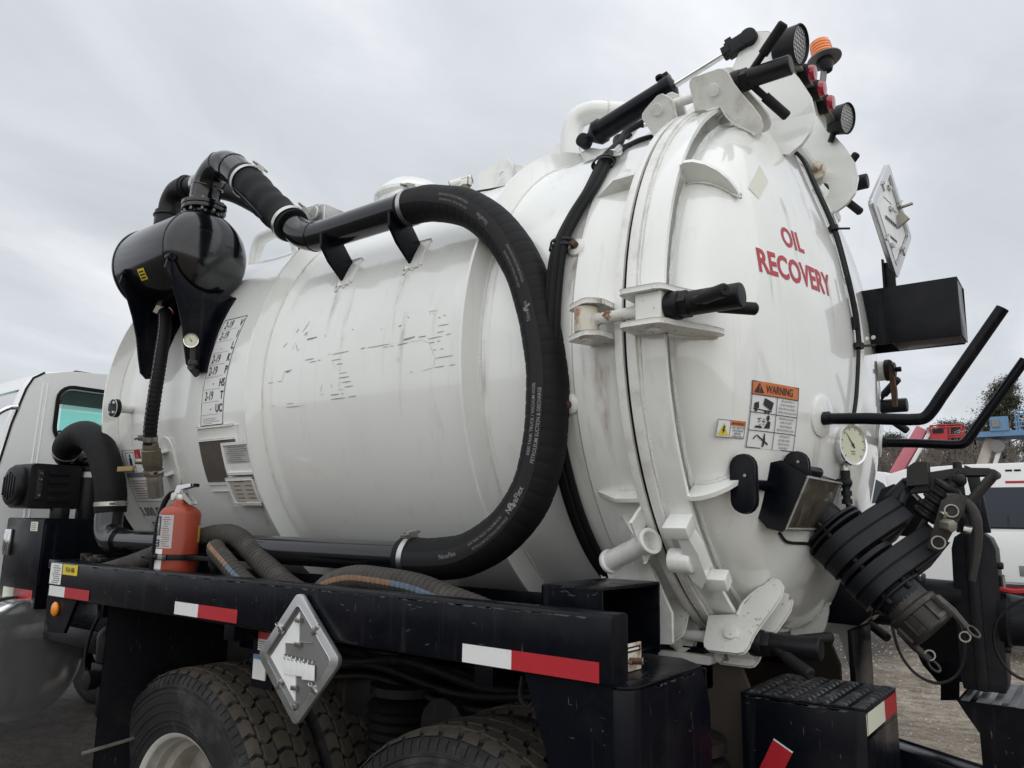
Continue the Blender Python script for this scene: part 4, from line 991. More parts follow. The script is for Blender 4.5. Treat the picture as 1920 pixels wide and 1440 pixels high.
bc = p.build('beacon', T)
p = MB('lens_orange'); pr_ = [(.004, .041)]
for k in range(5): pr_ += [(.012+.0125*k, .041-.0005*k), (.021+.0125*k, .0385-.0005*k)]
pr_ += [(.078, .036), (.084, .028), (.086, 0)]
p.lathe(pr_, B, 32, caps=False); p.build('beacon_lens', bc)
# hydraulic cylinder
p = MB('black_paint')
A0, A1 = Vector((-.528, -.3, 3.108)), Vector((.150, -.3, 3.293)); dv = (A1-A0).normalized(); Lc = (A1-A0).length
M = frame(A0, dv, (0, 0, 1))
p.lathe([(.03, .0), (.03, .022), (.05, .04), (.062, .049), (.09, .049), (.093, .042), (.36, .042), (.362, .046), (.40, .046), (.405, .034), (.41, .02)], M, 28)
p.cyl(M @ Vector((0, -.02, 0)), M @ Vector((0, .02, 0)), .028); p.cyl(M @ Vector((.0, 0, .015)), M @ Vector((0, 0, .06)), .022)
p.cyl(M @ Vector((.041, 0, .08)), M @ Vector((.041, 0, .38)), .008, seg=8)
p.cyl(M @ Vector((.05, .012, .365)), M @ Vector((.062, .012, .365)), .016); p.box((.03, -.02, .36), (.06, .02, .4), None, M)
cyl_ = p.build('lift_cylinder', T, bev=.0015)
p = MB('chrome'); p.cyl(M @ Vector((0, 0, .40)), M @ Vector((0, 0, Lc-.05)), .0125, seg=18); p.build('piston_rod', cyl_)
p = MB('black_plastic')
p.cyl(M @ Vector((0, -.022, Lc)), M @ Vector((0, .022, Lc)), .03); p.box((-.026, -.02, Lc-.085), (.026, .02, Lc), None, M); p.box((.02, -.012, Lc-.08), (.045, .012, Lc-.055), None, M); p.cyl(M @ Vector((0, 0, Lc-.1)), M @ Vector((0, 0, Lc-.07)), .028, seg=6)
p.build('rod_clevis', cyl_, bev=.003)
p = MB('paint_cream'); p.cyl(M @ Vector((0, -.03, Lc)), M @ Vector((0, -.02, Lc)), .013); p.cyl(M @ Vector((0, -.028, 0)), M @ Vector((0, -.018, 0)), .013)
p.torus(frame(M @ Vector((-.03, -.03, Lc)), (0, 1, .2)), .014, .0016, 20, 5, 'steel'); p.torus(frame(M @ Vector((-.005, -.026, -.028)), (0, 1, .4)), .013, .0016, 20, 5, 'steel')
p.build('clevis_pin', cyl_)
p = MB('white_paint'); 
p.prism([(-.60, 2.95), (-.58, 3.075), (-.53, 3.095), (-.47, 3.07), (-.3, 3.06), (-.2, 3.10), (-.16, 2.96)], -.005, .005, XZ(-.262))
p.build('cylinder_bracket', tank, bev=.002)
# hydraulic hoses, taped into a bundle down the shell
p = MB('hose_rubber')
base = [(-.205, 46, .935), (-.206, 40.9, .93), (-.206, 32.1, .925), (-.228, 24.9, .93), (-.245, 17.5, .94), (-.25, 10.7, .935), (-.252, 2, .93), (-.258, -8, .928), (-.264, -16, .928), (-.267, -23.5, .926), (-.267, -33, .926), (-.262, -41.5, .928), (-.25, -48, .93), (-.24, -54, .93)]
st = [[(-.21, -.41, 3.04), (-.25, -.47, 2.985), (-.23, -.55, 2.905)], [(-.28, -.385, 3.02), (-.29, -.46, 2.98), (-.25, -.54, 2.905)], [(-.12, -.42, 2.955), (-.17, -.49, 2.925), (-.2, -.56, 2.875)]]
for k, off in enumerate((-.018, .004, .022)):
    pts = st[k]+[cyl_at(X+off*.8, R(a+.6*(k-1)), r+.008*(k == 1)) for X, a, r in base]
    p.tube(spline(pts, 6), .0125, 10)
hb = p.build('hydraulic_hoses', T)
p = MB('black_plastic')
for X, a in ((-.206, 41), (-.245, 17.5), (-.258, -9)):
    p = MB('black_plastic')
    c = cyl_at(X, R(a), .932); M = frame(c, Vector((0, math.sin(R(a)), math.cos(R(a)))), (1, 0, 0)); S_ = Matrix.Diagonal((1.35, .8, 1, 1))
    for dz in (-.012, .006): p.lathe([(dz, .027), (dz, .031), (dz+.009, .031), (dz+.009, .027)], M @ S_, 22, caps=False)
    p.build('cable_tie', hb)
p = MB('chrome'); p.cyl((-.215, -.415, 3.03), (-.185, -.37, 3.065), .014, seg=6); p.build('hose_fitting', hb); p = MB('chrome'); p.cyl((-.285, -.39, 3.01), (-.27, -.36, 3.06), .014, seg=6); p.build('hose_fitting', hb); p = MB('chrome'); c = cyl_at(-.19, R(42), .94); p.cyl(c, c+Vector((.05, -.01, .02)), .009, seg=6); p.cyl(c+Vector((.02, -.02, 0)), c+Vector((.03, .02, .02)), .012, seg=6); p.build('hose_fitting', hb)
# door cable with ties, running down the dome
cp = [(.19, -.118, 2.955), (.245, -.128, 2.88), (.291, -.158, 2.755), (.34, -.144, 2.595), (.374, -.151, 2.419), (.389, -.14, 2.292), (.394, -.14, 2.185), (.387, -.176, 2.023), (.375, -.201, 1.919), (.36, -.19, 1.8)]
p = MB('black_plastic'); q = [Vector((dome_x(y, z, .012) if (y*y+(z-ZA)**2) < .6 else x+.012, y, z)) for x, y, z in cp]
p.tube(spline(q, 8), .0068, 8)
q2 = [a+Vector((.004, .02, 0)) for a in q[:6]]; p.tube(spline(q2, 8), .005, 6)
q3 = [q[4]+Vector((.01, -.015, 0)), q[5]+Vector((.012, -.02, 0)), q[6]+Vector((.01, -.012, 0))]; p.tube(spline(q3, 6), .004, 6)
cab_ = p.build('door_cable', door)
p = MB('black_plastic')
for i in (3, 6):
    p = MB('black_plastic'); c = q[i] if i == 6 else q[3]; M = frame(c, q[i+1]-q[i-1], (1, 0, 0)); p.lathe([(-.008, .01), (-.008, .017), (.008, .017), (.008, .01)], M, 14, caps=False); p.cyl(c, c+Vector((.04, .05, .008)), .004, seg=6); p.build('cable_tie', cab_)
p = MB('cast_black'); p.lathe([(-.02, .0115), (.02, .0115)], frame(q[5]-Vector((0, 0, .03)), q[6]-q[5]), 12, 'cast_black'); p.build('cable_joiner', cab_)
for k in range(5):
    p = MB('weld_white'); c = q[k+1]+Vector((-.006, .05, 0)); p.box(c-Vector((.004, .012, .012)), c+Vector((.006, .012, .012))); p.build('cable_lug', door, bev=.003)
# conduit rail beside the cable
p = MB('white_paint'); p.tube(spline([a+Vector((-.006, .055, .0)) for a in q[1:9]], 8), .011, 8); p.build('conduit', door)

# ---- hose hooks (black bent bars) with welded pads
for y in (-.385, .385):
    xd = dome_x(y, 1.925)
    p = MB('black_paint'); p.tube(spline([(xd-.01, y, 1.925), (xd+.12, y, 1.917)], 2)+spline([(.58, y, 1.906), (.615, y, 1.908), (.638, y, 1.93), (.66, y, 1.962)], 6)+[Vector((.822, y, 2.188))], .0165, 18)
    hk = p.build('hose_hook', T)
    p = MB('black_plastic'); p.lathe([(-.012, .02), (.018, .02), (.02, .0165)], frame((xd+.006, y, 1.925), (1, 0, 0)), 20); p.build('hook_collar', hk)
    p = MB('white_paint'); n_ = Vector((xd+1.45, y, 1.925-ZA)); p.lathe([(-.01, .062), (.005, .062), (.008, .056), (.008, 0)], frame((xd, y, 1.932), n_), 36); p.build('hook_pad', door)
p = MB('white_grimy'); p.cyl((.25, .42, 2.205), (.375, .42, 2.203), .034, seg=28); p.cyl((.34, .42, 2.203), (.375, .42, 2.203), .038, seg=28); st_ = p.build('drain_stub', T, bev=.003)
p = MB('cast_black'); p.cyl((.375, .42, 2.203), (.392, .42, 2.203), .041, seg=28); p.cyl((.392, .42, 2.203), (.41, .42, 2.203), .028); p.cyl((.41, .42, 2.203), (.43, .42, 2.203), .01, seg=8); p.build('stub_cap', st_, bev=.002)
p = MB('rust'); p.prism([(.392, 2.235), (.402, 2.235), (.412, 2.12), (.41, 2.06), (.397, 2.06), (.395, 2.12)], -.014, .014, XZ(.40)); p.build('stub_lever', st_, bev=.001)
# ---- dial gauge on the door with its pipe, tee and capillary
gc = Vector((.392, -.24, 1.858)); g2_ = gauge('tank_gauge', gc, (.90, -.42, -.02), .062, T, stem=True, depth=.056)
p = MB('cast_black')
p.cyl((.362, -.215, 1.805), (.362, -.215, 1.775), .012, m='steel'); p.cyl((.362, -.215, 1.782), (.362, -.215, 1.73), .014); p.sphere((.362, -.215, 1.745), .019); p.cyl((.33, -.24, 1.745), (.365, -.21, 1.745), .012)
p.cyl((.362, -.215, 1.73), (.362, -.215, 1.68), .011); p.cyl((.362, -.215, 1.72), (.362, -.215, 1.705), .016, seg=6); p.cyl((.362, -.215, 1.695), (.362, -.215, 1.68), .016, seg=6)
p.tube(spline([(.362, -.215, 1.68), (.368, -.215, 1.64), (.362, -.225, 1.6), (.335, -.24, 1.57), (.30, -.27, 1.555), (.27, -.35, 1.56), (.25, -.45, 1.565), (.245, -.5, 1.59)], 8), .005, 6)
p.build('gauge_pipe', T, ang=60)
# ---- slanted lamp box on the dome (dirty lens) and its two oblong ears
p = MB('black_paint')
p.prism([(.15, 1.70), (.165, 1.757), (.223, 1.772), (.29, 1.785), (.352, 1.745), (.285, 1.597), (.245, 1.606), (.2, 1.66)], 0, .36, XZ(-.60))
lb = p.build('lamp_box', T, bev=.003)
p = MB('lens_dirty')
dn = Vector((.148, 0, -.067)).normalized()
def lf(u, v_): return Vector((.352, -.585, 1.74)).lerp(Vector((.29, -.585, 1.607)), v_)+Vector((.0, .33*u, 0))+Vector((.004, 0, -.002))
vv = [lf(0, 0), lf(1, 0), lf(1, 1), lf(0, 1)]; vv += [a-dn*.012 for a in vv]
p.add(vv, [(0, 3, 2, 1), (4, 5, 6, 7), (0, 1, 5, 4), (1, 2, 6, 5), (2, 3, 7, 6), (3, 0, 4, 7)]); p.build('lamp_lens', lb, bev=.004)
p = MB('alu_cast'); e0 = [lf(-.02, -.02), lf(1.02, -.02), lf(1.02, 1.02), lf(-.02, 1.02), lf(-.02, -.02)]; p.tube(e0, .004, 6); p.build('lens_frame', lb)
for (X, z_, y, h) in ((.233, 1.718, -.745, .078), (.316, 1.765, -.56, .05)):
    p = MB('black_paint'); p.prism(stadium(X, z_, .034, h), 0, .016, XZ(y)); p.prism(stadium(X, z_, .036, h+.002), .016, .022, XZ(y)); p.cyl((X+.008, y-.001, z_+.02), (X+.008, y-.004, z_+.02), .006, m='steel_dirty', seg=10); p.cyl((X, y+.01, z_), (X+.02, y+.15, z_), .015); p.build('lamp_ear', T, bev=.004)
# ---- box on the far side of the dome, with the second diamond placard holder on its post
p = MB('black_paint'); p.box((.372, .10, 2.235), (.672, .106, 2.437)); p.box((.372, .106, 2.43), (.672, .25, 2.437)); p.box((.665, .106, 2.24), (.672, .25, 2.43)); p.box((.372, .244, 2.235), (.665, .25, 2.43)); p.box((.46, .106, 2.235), (.665, .244, 2.241)); p.box((.34, .12, 2.25), (.375, .23, 2.42))
p.cyl((.405, .095, 2.262), (.405, .105, 2.262), .01, m='steel')
p.build('rear_box', T, bev=.0025)
p = MB('black_paint'); p.box((.435, .175, 2.437), (.475, .182, 2.55)); p.box((.435, .16, 2.437), (.442, .182, 2.56)); p.build('placard_post', T, bev=.001)

def placard(center, ux, uz, n_, h, digits, name='placard_holder', marks=False):
    M = Matrix((Vector(ux), Vector(uz), Vector(n_))).transposed().to_4x4(); M.translation = Vector(center)
    def dia(s_, rr, n=5):
        pts = []
        for k in range(4):
            a = PI/2*k; c = Vector((math.cos(a), math.sin(a)))*(s_-rr*1.414)
            for j in range(n): b = a-PI/4+PI/2*j/(n-1); pts.append((c.x+rr*math.cos(b), c.y+rr*math.sin(b)))
        return pts
    p = MB('alu'); p.prism(dia(h, .022), -.004, .012, M, holes=[dia(h*.80, .015)]); p.prism(dia(h*.83, .015), -.004, .001, M, 'grey_plate'); p.prism(dia(h*.96, .02), -.008, -.004, M, 'black_paint')
    o = p.build(name, T, bev=.002)
    p = MB('alu_white')
    s_ = h*.74; k_ = .028
    if not marks:
        p.prism([(-s_*.02, s_*.9), (-s_*.02, s_*.28), (-s_*.48, s_*.28), (-s_*.48, -s_*.36), (-s_*.1, -s_*.36), (-s_*.1, -s_*.86), (-s_*.95, -s_*.03)], .001, .004, M)
    else:
        p.prism(dia(h*.78, .01), .001, .003, M)
        for (a, b, c, d_) in ((-.3, .3, .1, .32), (-.25, -.05, .28, .02), (-.1, -.32, .25, -.27)): p.box((a*h, b*h, .003), (c*h, d_*h, .004), 'ink', M)
        for k in range(7): p.box((-.3*h+.09*k*h, -.06*h, .003), (-.25*h+.09*k*h, .0, .0045), 'ink', M)
    p.build('flip_panel', o, bev=.0008)
    if not marks:
        for k in range(5):
            p = MB('alu_white'); x0 = -s_*.47+s_*.205*k; p.box((x0, -s_*.36-.02*(k > 2)*.4, .004+.0008*k), (x0+s_*.197, -s_*.0-.004*k, .006+.0008*k), None, M); p.build('flip_tab', o, bev=.0006)
        p = MB('steel'); 
        for k in range(8): p.torus(frame(M @ Vector((-s_*.44+s_*.135*k, -.003*k*.5, .006)), M.to_3x3() @ Vector((1, .3, 0)), M.to_3x3() @ Vector((0, 0, 1))), .007, .0014, 12, 5)
        p.build('ring_hinge', o)
    for (a, b, rz) in ((-.42, .42, 45), (.42, .42, -45), (-.42, -.42, -45), (.42, -.42, 45)):
        p = MB('steel'); Mc = M @ Matrix.Translation((a*h, b*h, .004)) @ Matrix.Rotation(R(rz), 4, 'Z')
        p.box((-.005, -.016, 0), (.005, .016, .012), None, Mc); p.torus(Mc @ Matrix.Translation((0, .016, .01)) @ Matrix.Rotation(R(90), 4, 'Y'), .007, .0018, 14, 5); p.box((-.012, -.004, .006), (.012, .003, .01), None, Mc); p.build('clip', o, bev=.001)
    for (a, b) in ((-.02, .56), (-.02, .2), (-.1, -.44), (-.1, -.7)): p = MB('steel'); p.box(((a*.74-.055)*h, b*h-.007, .003), ((a*.74+.075)*h, b*h+.006, .013), None, M); p.build('bracket', o, bev=.001)
    p = MB('steel'); p.box((.02*h, .23*h, .004), (.32*h, .24*h, .008), None, M); p.build('wire_hook', o, bev=.001)
    return o
placard((.466, .20, 2.712), (.10, .995, 0), (0, 0, 1), (.995, -.10, 0), .225, True, marks=True)
p = MB('steel_dirty'); p.box((.47, .27, 2.72), (.53, .285, 2.76)); p.v = [Vector((.47, .27, 2.7))+Matrix.Rotation(R(-35), 3, 'Y') @ (a-Vector((.47, .27, 2.72))) for a in p.v]; p.cyl((.47, .3, 2.79), (.53, .3, 2.8), .006, seg=6); p.build('loose_tab', T)
# ================================================================== side rail, tray, corner post
p = MB('black_paint'); p.prism(rrect(-1.22, 1.262, -1.145, 1.412, .012, 3), -2.62, .108, YZ(0))
rail = p.build('side_rail', T, bev=.002)
p = MB('black_paint'); p.prism([(-2.635, 1.262), (-2.37, 1.262), (-2.45, 1.13), (-2.59, 1.125), (-2.625, 1.2)], -1.215, -1.20, XZ(0)); p.build('rail_gusset', rail, bev=.002)
def tape(x0, xm, x1, z0, z1):
    p = MB('tape_white'); y = -1.2214
    fq = lambda a, b: Vector((a, y, b))
    grid(p, fq, x0, z0, xm, z1, 2, 1, 'tape_white'); grid(p, fq, xm, z0, x1, z1, 2, 1, 'tape_red'); p.build('reflective_tape', rail, flat=True, fixn=False)
tape(-.311, -.160, .078, 1.267, 1.3105); tape(-1.625, -1.48, -1.256, 1.274, 1.3165); tape(-2.608, -2.465, -2.252, 1.271, 1.312)
p = MB('sticker_white'); y = -1.2208; p.box((-2.615, y, 1.319), (-2.511, y-.001, 1.404))
for k in range(9): p.box((-2.6+random.uniform(0, .02), y-.001, 1.392-.0085*k), (-2.54+random.uniform(0, .022), y-.0016, 1.3955-.0085*k), 'ink_grey')
p.build('white_label', rail)
p = MB('sticker_yellow'); p.box((-2.503, y, 1.362), (-2.372, y-.001, 1.4035)); put_text(p, 'YG1A-4386', lambda a, b: Vector((a, y-.0018, b)), .027, 'ink', .62, .014, 'CENTER', 1, (-2.4375, 1.3735)); p.build('yellow_label', rail, fixn=False)
p = MB('lens_amber'); p.sphere((-2.53, -1.222, 1.22), .028, 20, 12, sc=(.8, .5, 1.05)); p.build('marker_lamp', rail)
p = MB('black_plastic'); p.tube(spline([(-.15, -1.19, 1.25), (-.155, -1.19, 1.20), (-.13, -1.19, 1.185), (-.11, -1.19, 1.21), (-.1, -1.19, 1.25)], 6), .005, 6); p.build('cable_loop', rail)
# scuffs, chips and streaks in the black paint
def scuffs(name, parent, fn, u0, v0, u1, v1, n, seed, size=(.004, .03), vert=.5, top=0):
    rg = random.Random(seed); p = MB('scuff_faint')
    for k in range(n):
        m_ = 'scuff' if rg.random() < .3 else 'scuff_faint'; u = rg.uniform(u0, u1); v_ = rg.uniform(v0, v1); L_ = rg.uniform(*size); w = rg.uniform(.0006, .0018)
        if rg.random() < vert: a, b = Vector((u, v_)), Vector((u+rg.uniform(-.002, .002), v_-L_*1.2))
        else: a, b = Vector((u, v_)), Vector((u+L_, v_+rg.uniform(-.4, .4)*L_))
        if not (u0 < b.x < u1 and v0 < b.y < v1): continue
        d_ = (b-a).normalized(); n_ = Vector((-d_.y, d_.x))*w; c = a.lerp(b, rg.uniform(.3, .7))
        p.add([fn(*a), fn(*(c+n_*rg.uniform(.6, 1.5))), fn(*b), fn(*(c-n_))], [(0, 1, 2, 3)], m_)
    for k in range(top):
        u = rg.uniform(u0, u1-.06); L_ = rg.uniform(.005, .06); h = rg.uniform(.001, .004)
        p.add([fn(u, v1+.001), fn(u+L_, v1+.001), fn(u+L_*.8, v1-h), fn(u+L_*.25, v1-h*rg.uniform(.4, 1))], [(0, 1, 2, 3)], 'scuff' if rg.random() < .55 else 'scuff_faint')
    p.build(name, parent, flat=True, fixn=False, kind='stuff')
scuffs('scuff_marks', rail, lambda a, b: Vector((a, -1.2206, b)), -2.6, 1.27, .09, 1.402, 90, 21, top=110)
# tray behind the rail
p = MB('black_paint'); p.box((-2.6, -1.145, 1.276), (-.02, -.74, 1.284)); p.box((-2.6, -.765, 1.284), (-.17, -.757, 1.4)); p.box((-2.5, -.757, 1.25), (-.25, -.55, 1.33)); tray = p.build('hose_tray', T, bev=.002)
p = MB('sticker_grey'); p.box((-1.13, -.7665, 1.355), (-1.03, -.768, 1.385)); p.build('grey_label', tray)
p = MB('black_paint')
p.box((-.175, -1.075, 1.448), (.0, -.765, 1.455)); p.box((-.175, -1.075, 1.27), (.0, -1.068, 1.448)); p.box((-.175, -.772, 1.27), (.0, -.765, 1.448)); p.box((-.175, -1.068, 1.27), (-.168, -.772, 1.448))
sb_ = p.build('step_box', T, bev=.003)
scuffs('scuff_marks', sb_, lambda a, b: Vector((a, -1.0756, b)), -.17, 1.42, -.005, 1.451, 14, 22, top=16); scuffs('scuff_marks', sb_, lambda a, b: Vector((a, b, 1.4556)), -.17, -1.07, -.005, -.77, 60, 23)
# corner post: curved gusset face, flat cap, rear plate
p = MB('black_paint')
poly = [(-.12, 1.258), (.158, 1.258), (.158, .80), (.10, .80)]
p.prism([(-.13, 1.258), (.10, 1.258), (.10, .72), (.075, .72)], -1.205, -1.19, XZ(0))
# rounded corner
r = .045; cxx, cyy = .10, -1.16
arc = [(cxx+r*math.sin(a), cyy-r*math.cos(a)) for a in [k*PI/2/6 for k in range(7)]]
out_ = arc; inn_ = [(cxx+(r-.01)*math.sin(a), cyy-(r-.01)*math.cos(a)) for a in [k*PI/2/6 for k in range(7)]]
p.prism(out_+inn_[::-1], .70, 1.255)
p.prism([(-1.16, 1.255), (-.83, 1.255), (-.79, 1.16), (-.775, .7), (-1.16, .7)], .135, .145, YZ(0))
p.prism([(-.10, -1.2), (.10, -1.2)]+[(a-.0, b) for a, b in arc[1:]]+[(.145, -.83), (.06, -.76), (-.10, -.76)], 1.2555, 1.262)
cp_ = p.build('corner_post', T, bev=.002)
scuffs('scuff_marks', cp_, lambda a, b: Vector((.1456, a, b)), -1.13, .72, -.84, 1.25, 26, 24, top=10); scuffs('scuff_marks', cp_, lambda a, b: Vector((a, -1.2056, b)), -.02, .8, .09, 1.25, 26, 25); scuffs('scuff_marks', cp_, lambda a, b: Vector((a, b, 1.2626)), -.02, -1.14, .13, -.85, 70, 29)
p = MB('black_paint'); p.box((-.02, -1.14, .72), (.0, -.8, 1.25)); p.box((-.1, -.8, .8), (.14, -.79, 1.25)); p.build('post_brace', T, bev=.002)
p = MB('paint_cream'); p.box((.05, -1.12, 1.264), (.054, -.98, 1.327)); p.box((.054, -1.06, 1.306), (.0552, -.985, 1.321), 'ink'); p.box((.0545, -1.05, 1.311), (.0562, -.995, 1.316), 'sticker_white'); p.box((.054, -1.12, 1.30), (.0552, -1.075, 1.318), 'ink'); p.cyl((.054, -1.04, 1.288), (.085, -1.03, 1.29), .008, m='rust'); p.box((.056, -1.1, 1.285), (.066, -1.05, 1.291), 'rust'); p.build('switch_plate', T, bev=.001)
# ---- diamond placard on the rail
placard((-.912, -1.236, 1.2115), (.998, 0, .06), (-.06, 0, .998), (0, -1, 0), .187, True)

# ================================================================== rear steps
def step(x0, y0, x1, y1, z, name, nx, ny, galv=False, tape_=True):
    p = MB('black_paint')
    p.box((x0, y0, z-.33), (x1, y0+.008, z-.004)); p.box((x1-.008, y0+.008, z-.33), (x1, y1, z-.006) if False else (x1, y1, z-.075)); p.box((x0, y1-.008, z-.3), (x1-.008, y1, z-.004)); p.box((x0, y0+.008, z-.3), (x0+.008, y1-.008, z-.004))
    p.box((x1-.008, y0+.008, z-.075), (x1, y1-.001, z-.004))
    o = p.build(name, T, bev=.003)
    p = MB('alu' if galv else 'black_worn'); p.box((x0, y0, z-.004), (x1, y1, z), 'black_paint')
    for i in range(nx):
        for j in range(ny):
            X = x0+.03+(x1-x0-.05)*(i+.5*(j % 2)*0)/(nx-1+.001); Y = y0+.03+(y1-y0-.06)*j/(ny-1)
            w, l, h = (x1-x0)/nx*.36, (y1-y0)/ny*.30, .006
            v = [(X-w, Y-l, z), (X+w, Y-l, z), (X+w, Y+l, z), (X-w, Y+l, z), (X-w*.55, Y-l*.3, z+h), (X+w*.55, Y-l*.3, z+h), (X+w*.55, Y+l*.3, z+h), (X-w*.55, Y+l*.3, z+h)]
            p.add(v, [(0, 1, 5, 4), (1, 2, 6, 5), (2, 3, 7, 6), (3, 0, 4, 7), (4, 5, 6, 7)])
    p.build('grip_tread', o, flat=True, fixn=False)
    return o
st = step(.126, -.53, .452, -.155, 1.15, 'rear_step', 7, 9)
scuffs('scuff_marks', st, lambda a, b: Vector((a, -.5306, b)), .13, .84, .445, 1.142, 26, 26, top=24)
p = MB('tape_red'); x = .4528
p.box((x, -.525, 1.088), (x+.0012, -.32, 1.140), 'tape_cream'); p.box((x, -.32, 1.088), (x+.0012, -.165, 1.140), 'tape_red'); p.build('reflective_tape', st)
p = MB('tape_red'); M = Matrix.Translation((.217, -.531, .985)) @ Matrix.Rotation(R(27), 4, 'Y'); p.box((-.028, -.0012, -.12), (.028, 0, .048), 'tape_red', M); p.box((-.028, -.0012, .048), (.028, 0, .052), 'tape_white', M); p.build('reflective_tape', st)
for y in (-.46, .44): p = MB('frame_dirty'); p.prism([(-.35, 1.21), (.10, 1.20), (.14, 1.1), (.14, .9), (-.35, .86)], y, y+.02, XZ(0)); p.build('frame_end', T, bev=.004)
p = MB('black_paint')
def bar_(a, b, w, h): 
    a = Vector(a); b = Vector(b); M = frame(a, b-a, (0, 0, 1)); L_ = (b-a).length; p.box((-h, -w, 0), (0, w, L_), None, M); p.box((-h*.2, -w, 0), (.004, -w-.012, L_), None, M)
bar_((.28, .06, .965), (.78, .06, .88), .05, .09); p.build('tail_rail', T, bev=.004); p = MB('black_paint'); bar_((-.5, -.2, .965), (.13, -.2, .88), .05, .08); p.build('tail_rail', T, bev=.004)

# ================================================================== chassis, underbody
p = MB('black_paint')
for y in (-.43, .43): p.box((-5.6, y-.04, .82), (-.3, y+.04, 1.09)); p.box((-2.9, y-.05, 1.09), (.0, y+.05, 1.25))
for x in (-2.6, -2.0, -1.15, -.5, .0): p.box((x-.04, -.39, .86), (x+.04, .39, 1.06))
for x in (-2.3, -1.4, -.3): p.box((x-.03, -1.15, 1.2), (x+.03, 1.15, 1.262))
p.build('chassis_frame', T, bev=.004)
p = MB('white_grimy')
for x in (-2.4, -1.1, -.25):
    for y in (-.42, .42): p.prism([(-.34, 1.25), (.34, 1.25), (.2, 1.5), (-.2, 1.5)], x-.008, x+.008, YZ(0)) if y < 0 else None
    p.prism([(-.6, 1.25), (.6, 1.25), (.66, 1.54), (.4, 1.36), (0, 1.255), (-.4, 1.36), (-.66, 1.54)], x-.008, x+.008, YZ(0))
p.build('tank_cradle', T, bev=.002)
p = MB('white_grimy')     # hinge foot and lugs beneath the door
p.prism([(-.24, 1.52), (-.10, 1.52), (-.02, 1.36), (-.02, 1.28), (-.10, 1.275), (-.17, 1.3)], -.66, -.645, XZ(0)); p.build('hinge_foot', T, bev=.003); p = MB('white_grimy'); p.prism(rrect(-.14, 1.205, .03, 1.232, .01), -.5, -.3, XZ(0)); p.prism(rrect(-.06, 1.13, .02, 1.21, .015), -.46, -.3, XZ(0), 'frame_dirty'); p.prism([(-.18, 1.21), (.02, 1.21), (.0, 1.1), (-.15, 1.1)], -.45, -.2, XZ(0)); p.build('drip_pad', T, bev=.003)
p = MB('black_rust')
p.cyl((-1.78, -.9, .52), (-1.78, .9, .52), .09); p.cyl((-.47, -.9, .52), (-.47, .9, .52), .09); p.sphere((-1.78, 0, .52), .2); p.sphere((-.47, 0, .52), .2)
for x in (-1.78, -.47):
    p.box((x-.5, -.56, .6), (x+.45, -.46, .68)); p.box((x-.06, -.6, .4), (x+.06, -.42, .7))
p.build('axle', T, bev=.006)
for x in (-1.08, -.02):
    p = MB('hose_rubber'); pf = [(.72, .06), (.74, .1)]
    for k in range(7): pf += [(.75+.032*k, .125-.004*(k % 2)), (.766+.032*k, .138), (.782+.032*k, .125)]
    pf += [(.985, .1), (1.0, .06)]
    p.lathe(pf, frame((x, -.62, 0), (0, 0, 1)), 32); p.box((x-.14, -.78, .69), (x+.14, -.48, .72), 'black_rust'); p.cyl((x, -.62, 1.0), (x, -.62, 1.03), .13, m='black_rust'); p.build('air_spring', T)
p = MB('black_rust')
for k, (x, y, z, r) in enumerate(((-1.35, -.62, 1.07, .016), (-1.3, -.66, 1.04, .012), (-1.2, -.6, 1.1, .02))):
    p.tube(spline([(x-.5, y, z+.02), (x-.2, y-.03, z-.03), (x+.1, y, z), (x+.5, y+.02, z-.05), (x+.9, y, z)], 6), r, 8)
p.box((-1.45, -.62, .88), (-1.2, -.5, 1.02)); p.cyl((-.85, -.68, .92), (-.85, -.5, .92), .1); p.build('air_lines', T, bev=.003)
p = MB('sticker_white'); p.box((-1.98, -.705, 1.07), (-1.80, -.70, 1.18), 'black_paint'); p.build('inner_plate', T); p = MB('sticker_white'); p.box((-1.36, -1.06, 1.165), (-1.30, -1.055, 1.225), 'sticker_white'); p.box((-1.36, -1.0615, 1.202), (-1.30, -1.06, 1.225), 'ink_wred')
p.box((-1.38, -1.06, 1.07), (-1.31, -1.055, 1.15), 'sticker_white'); p.box((-1.38, -1.0615, 1.135), (-1.31, -1.06, 1.15), 'lift_blue'); p.box((-1.40, -1.05, 1.04), (-1.28, -1.04, 1.26), 'black_paint')
for k in range(4): p.box((-1.355, -1.0612, 1.172+.007*k), (-1.31, -1.06, 1.1745+.007*k), 'ink_grey')
p.build('underbody_label', T)
# mud flap, its rod
p = MB('flap_rubber')
yv = [-1.2+.05*k for k in range(11)]
fm = lambda y, z: Vector((-2.12+.02*math.sin(4*(y+1.2))+.03*max(0, (1.0-z))**1.2, y, z))
grid(p, fm, -1.2, .35, -.68, 1.262, 8, 12)
vn = len(p.v); p.v += [a+Vector((-.01, 0, 0)) for a in p.v[:vn]]; p.f += [tuple(reversed([i+vn for i in f])) for f in list(p.f)]; p.mi += list(p.mi)
mf_ = p.build('mud_flap', T, fixn=False); scuffs('scuff_marks', mf_, lambda a, b: fm(a, b)+Vector((.0008, 0, 0)), -1.18, .6, -.75, 1.22, 60, 28, vert=.7)
p = MB('steel_dirty'); p.cyl((-2.09, -1.26, .745), (-2.06, -.7, .80), .007, seg=8); p.build('flap_rod', T)

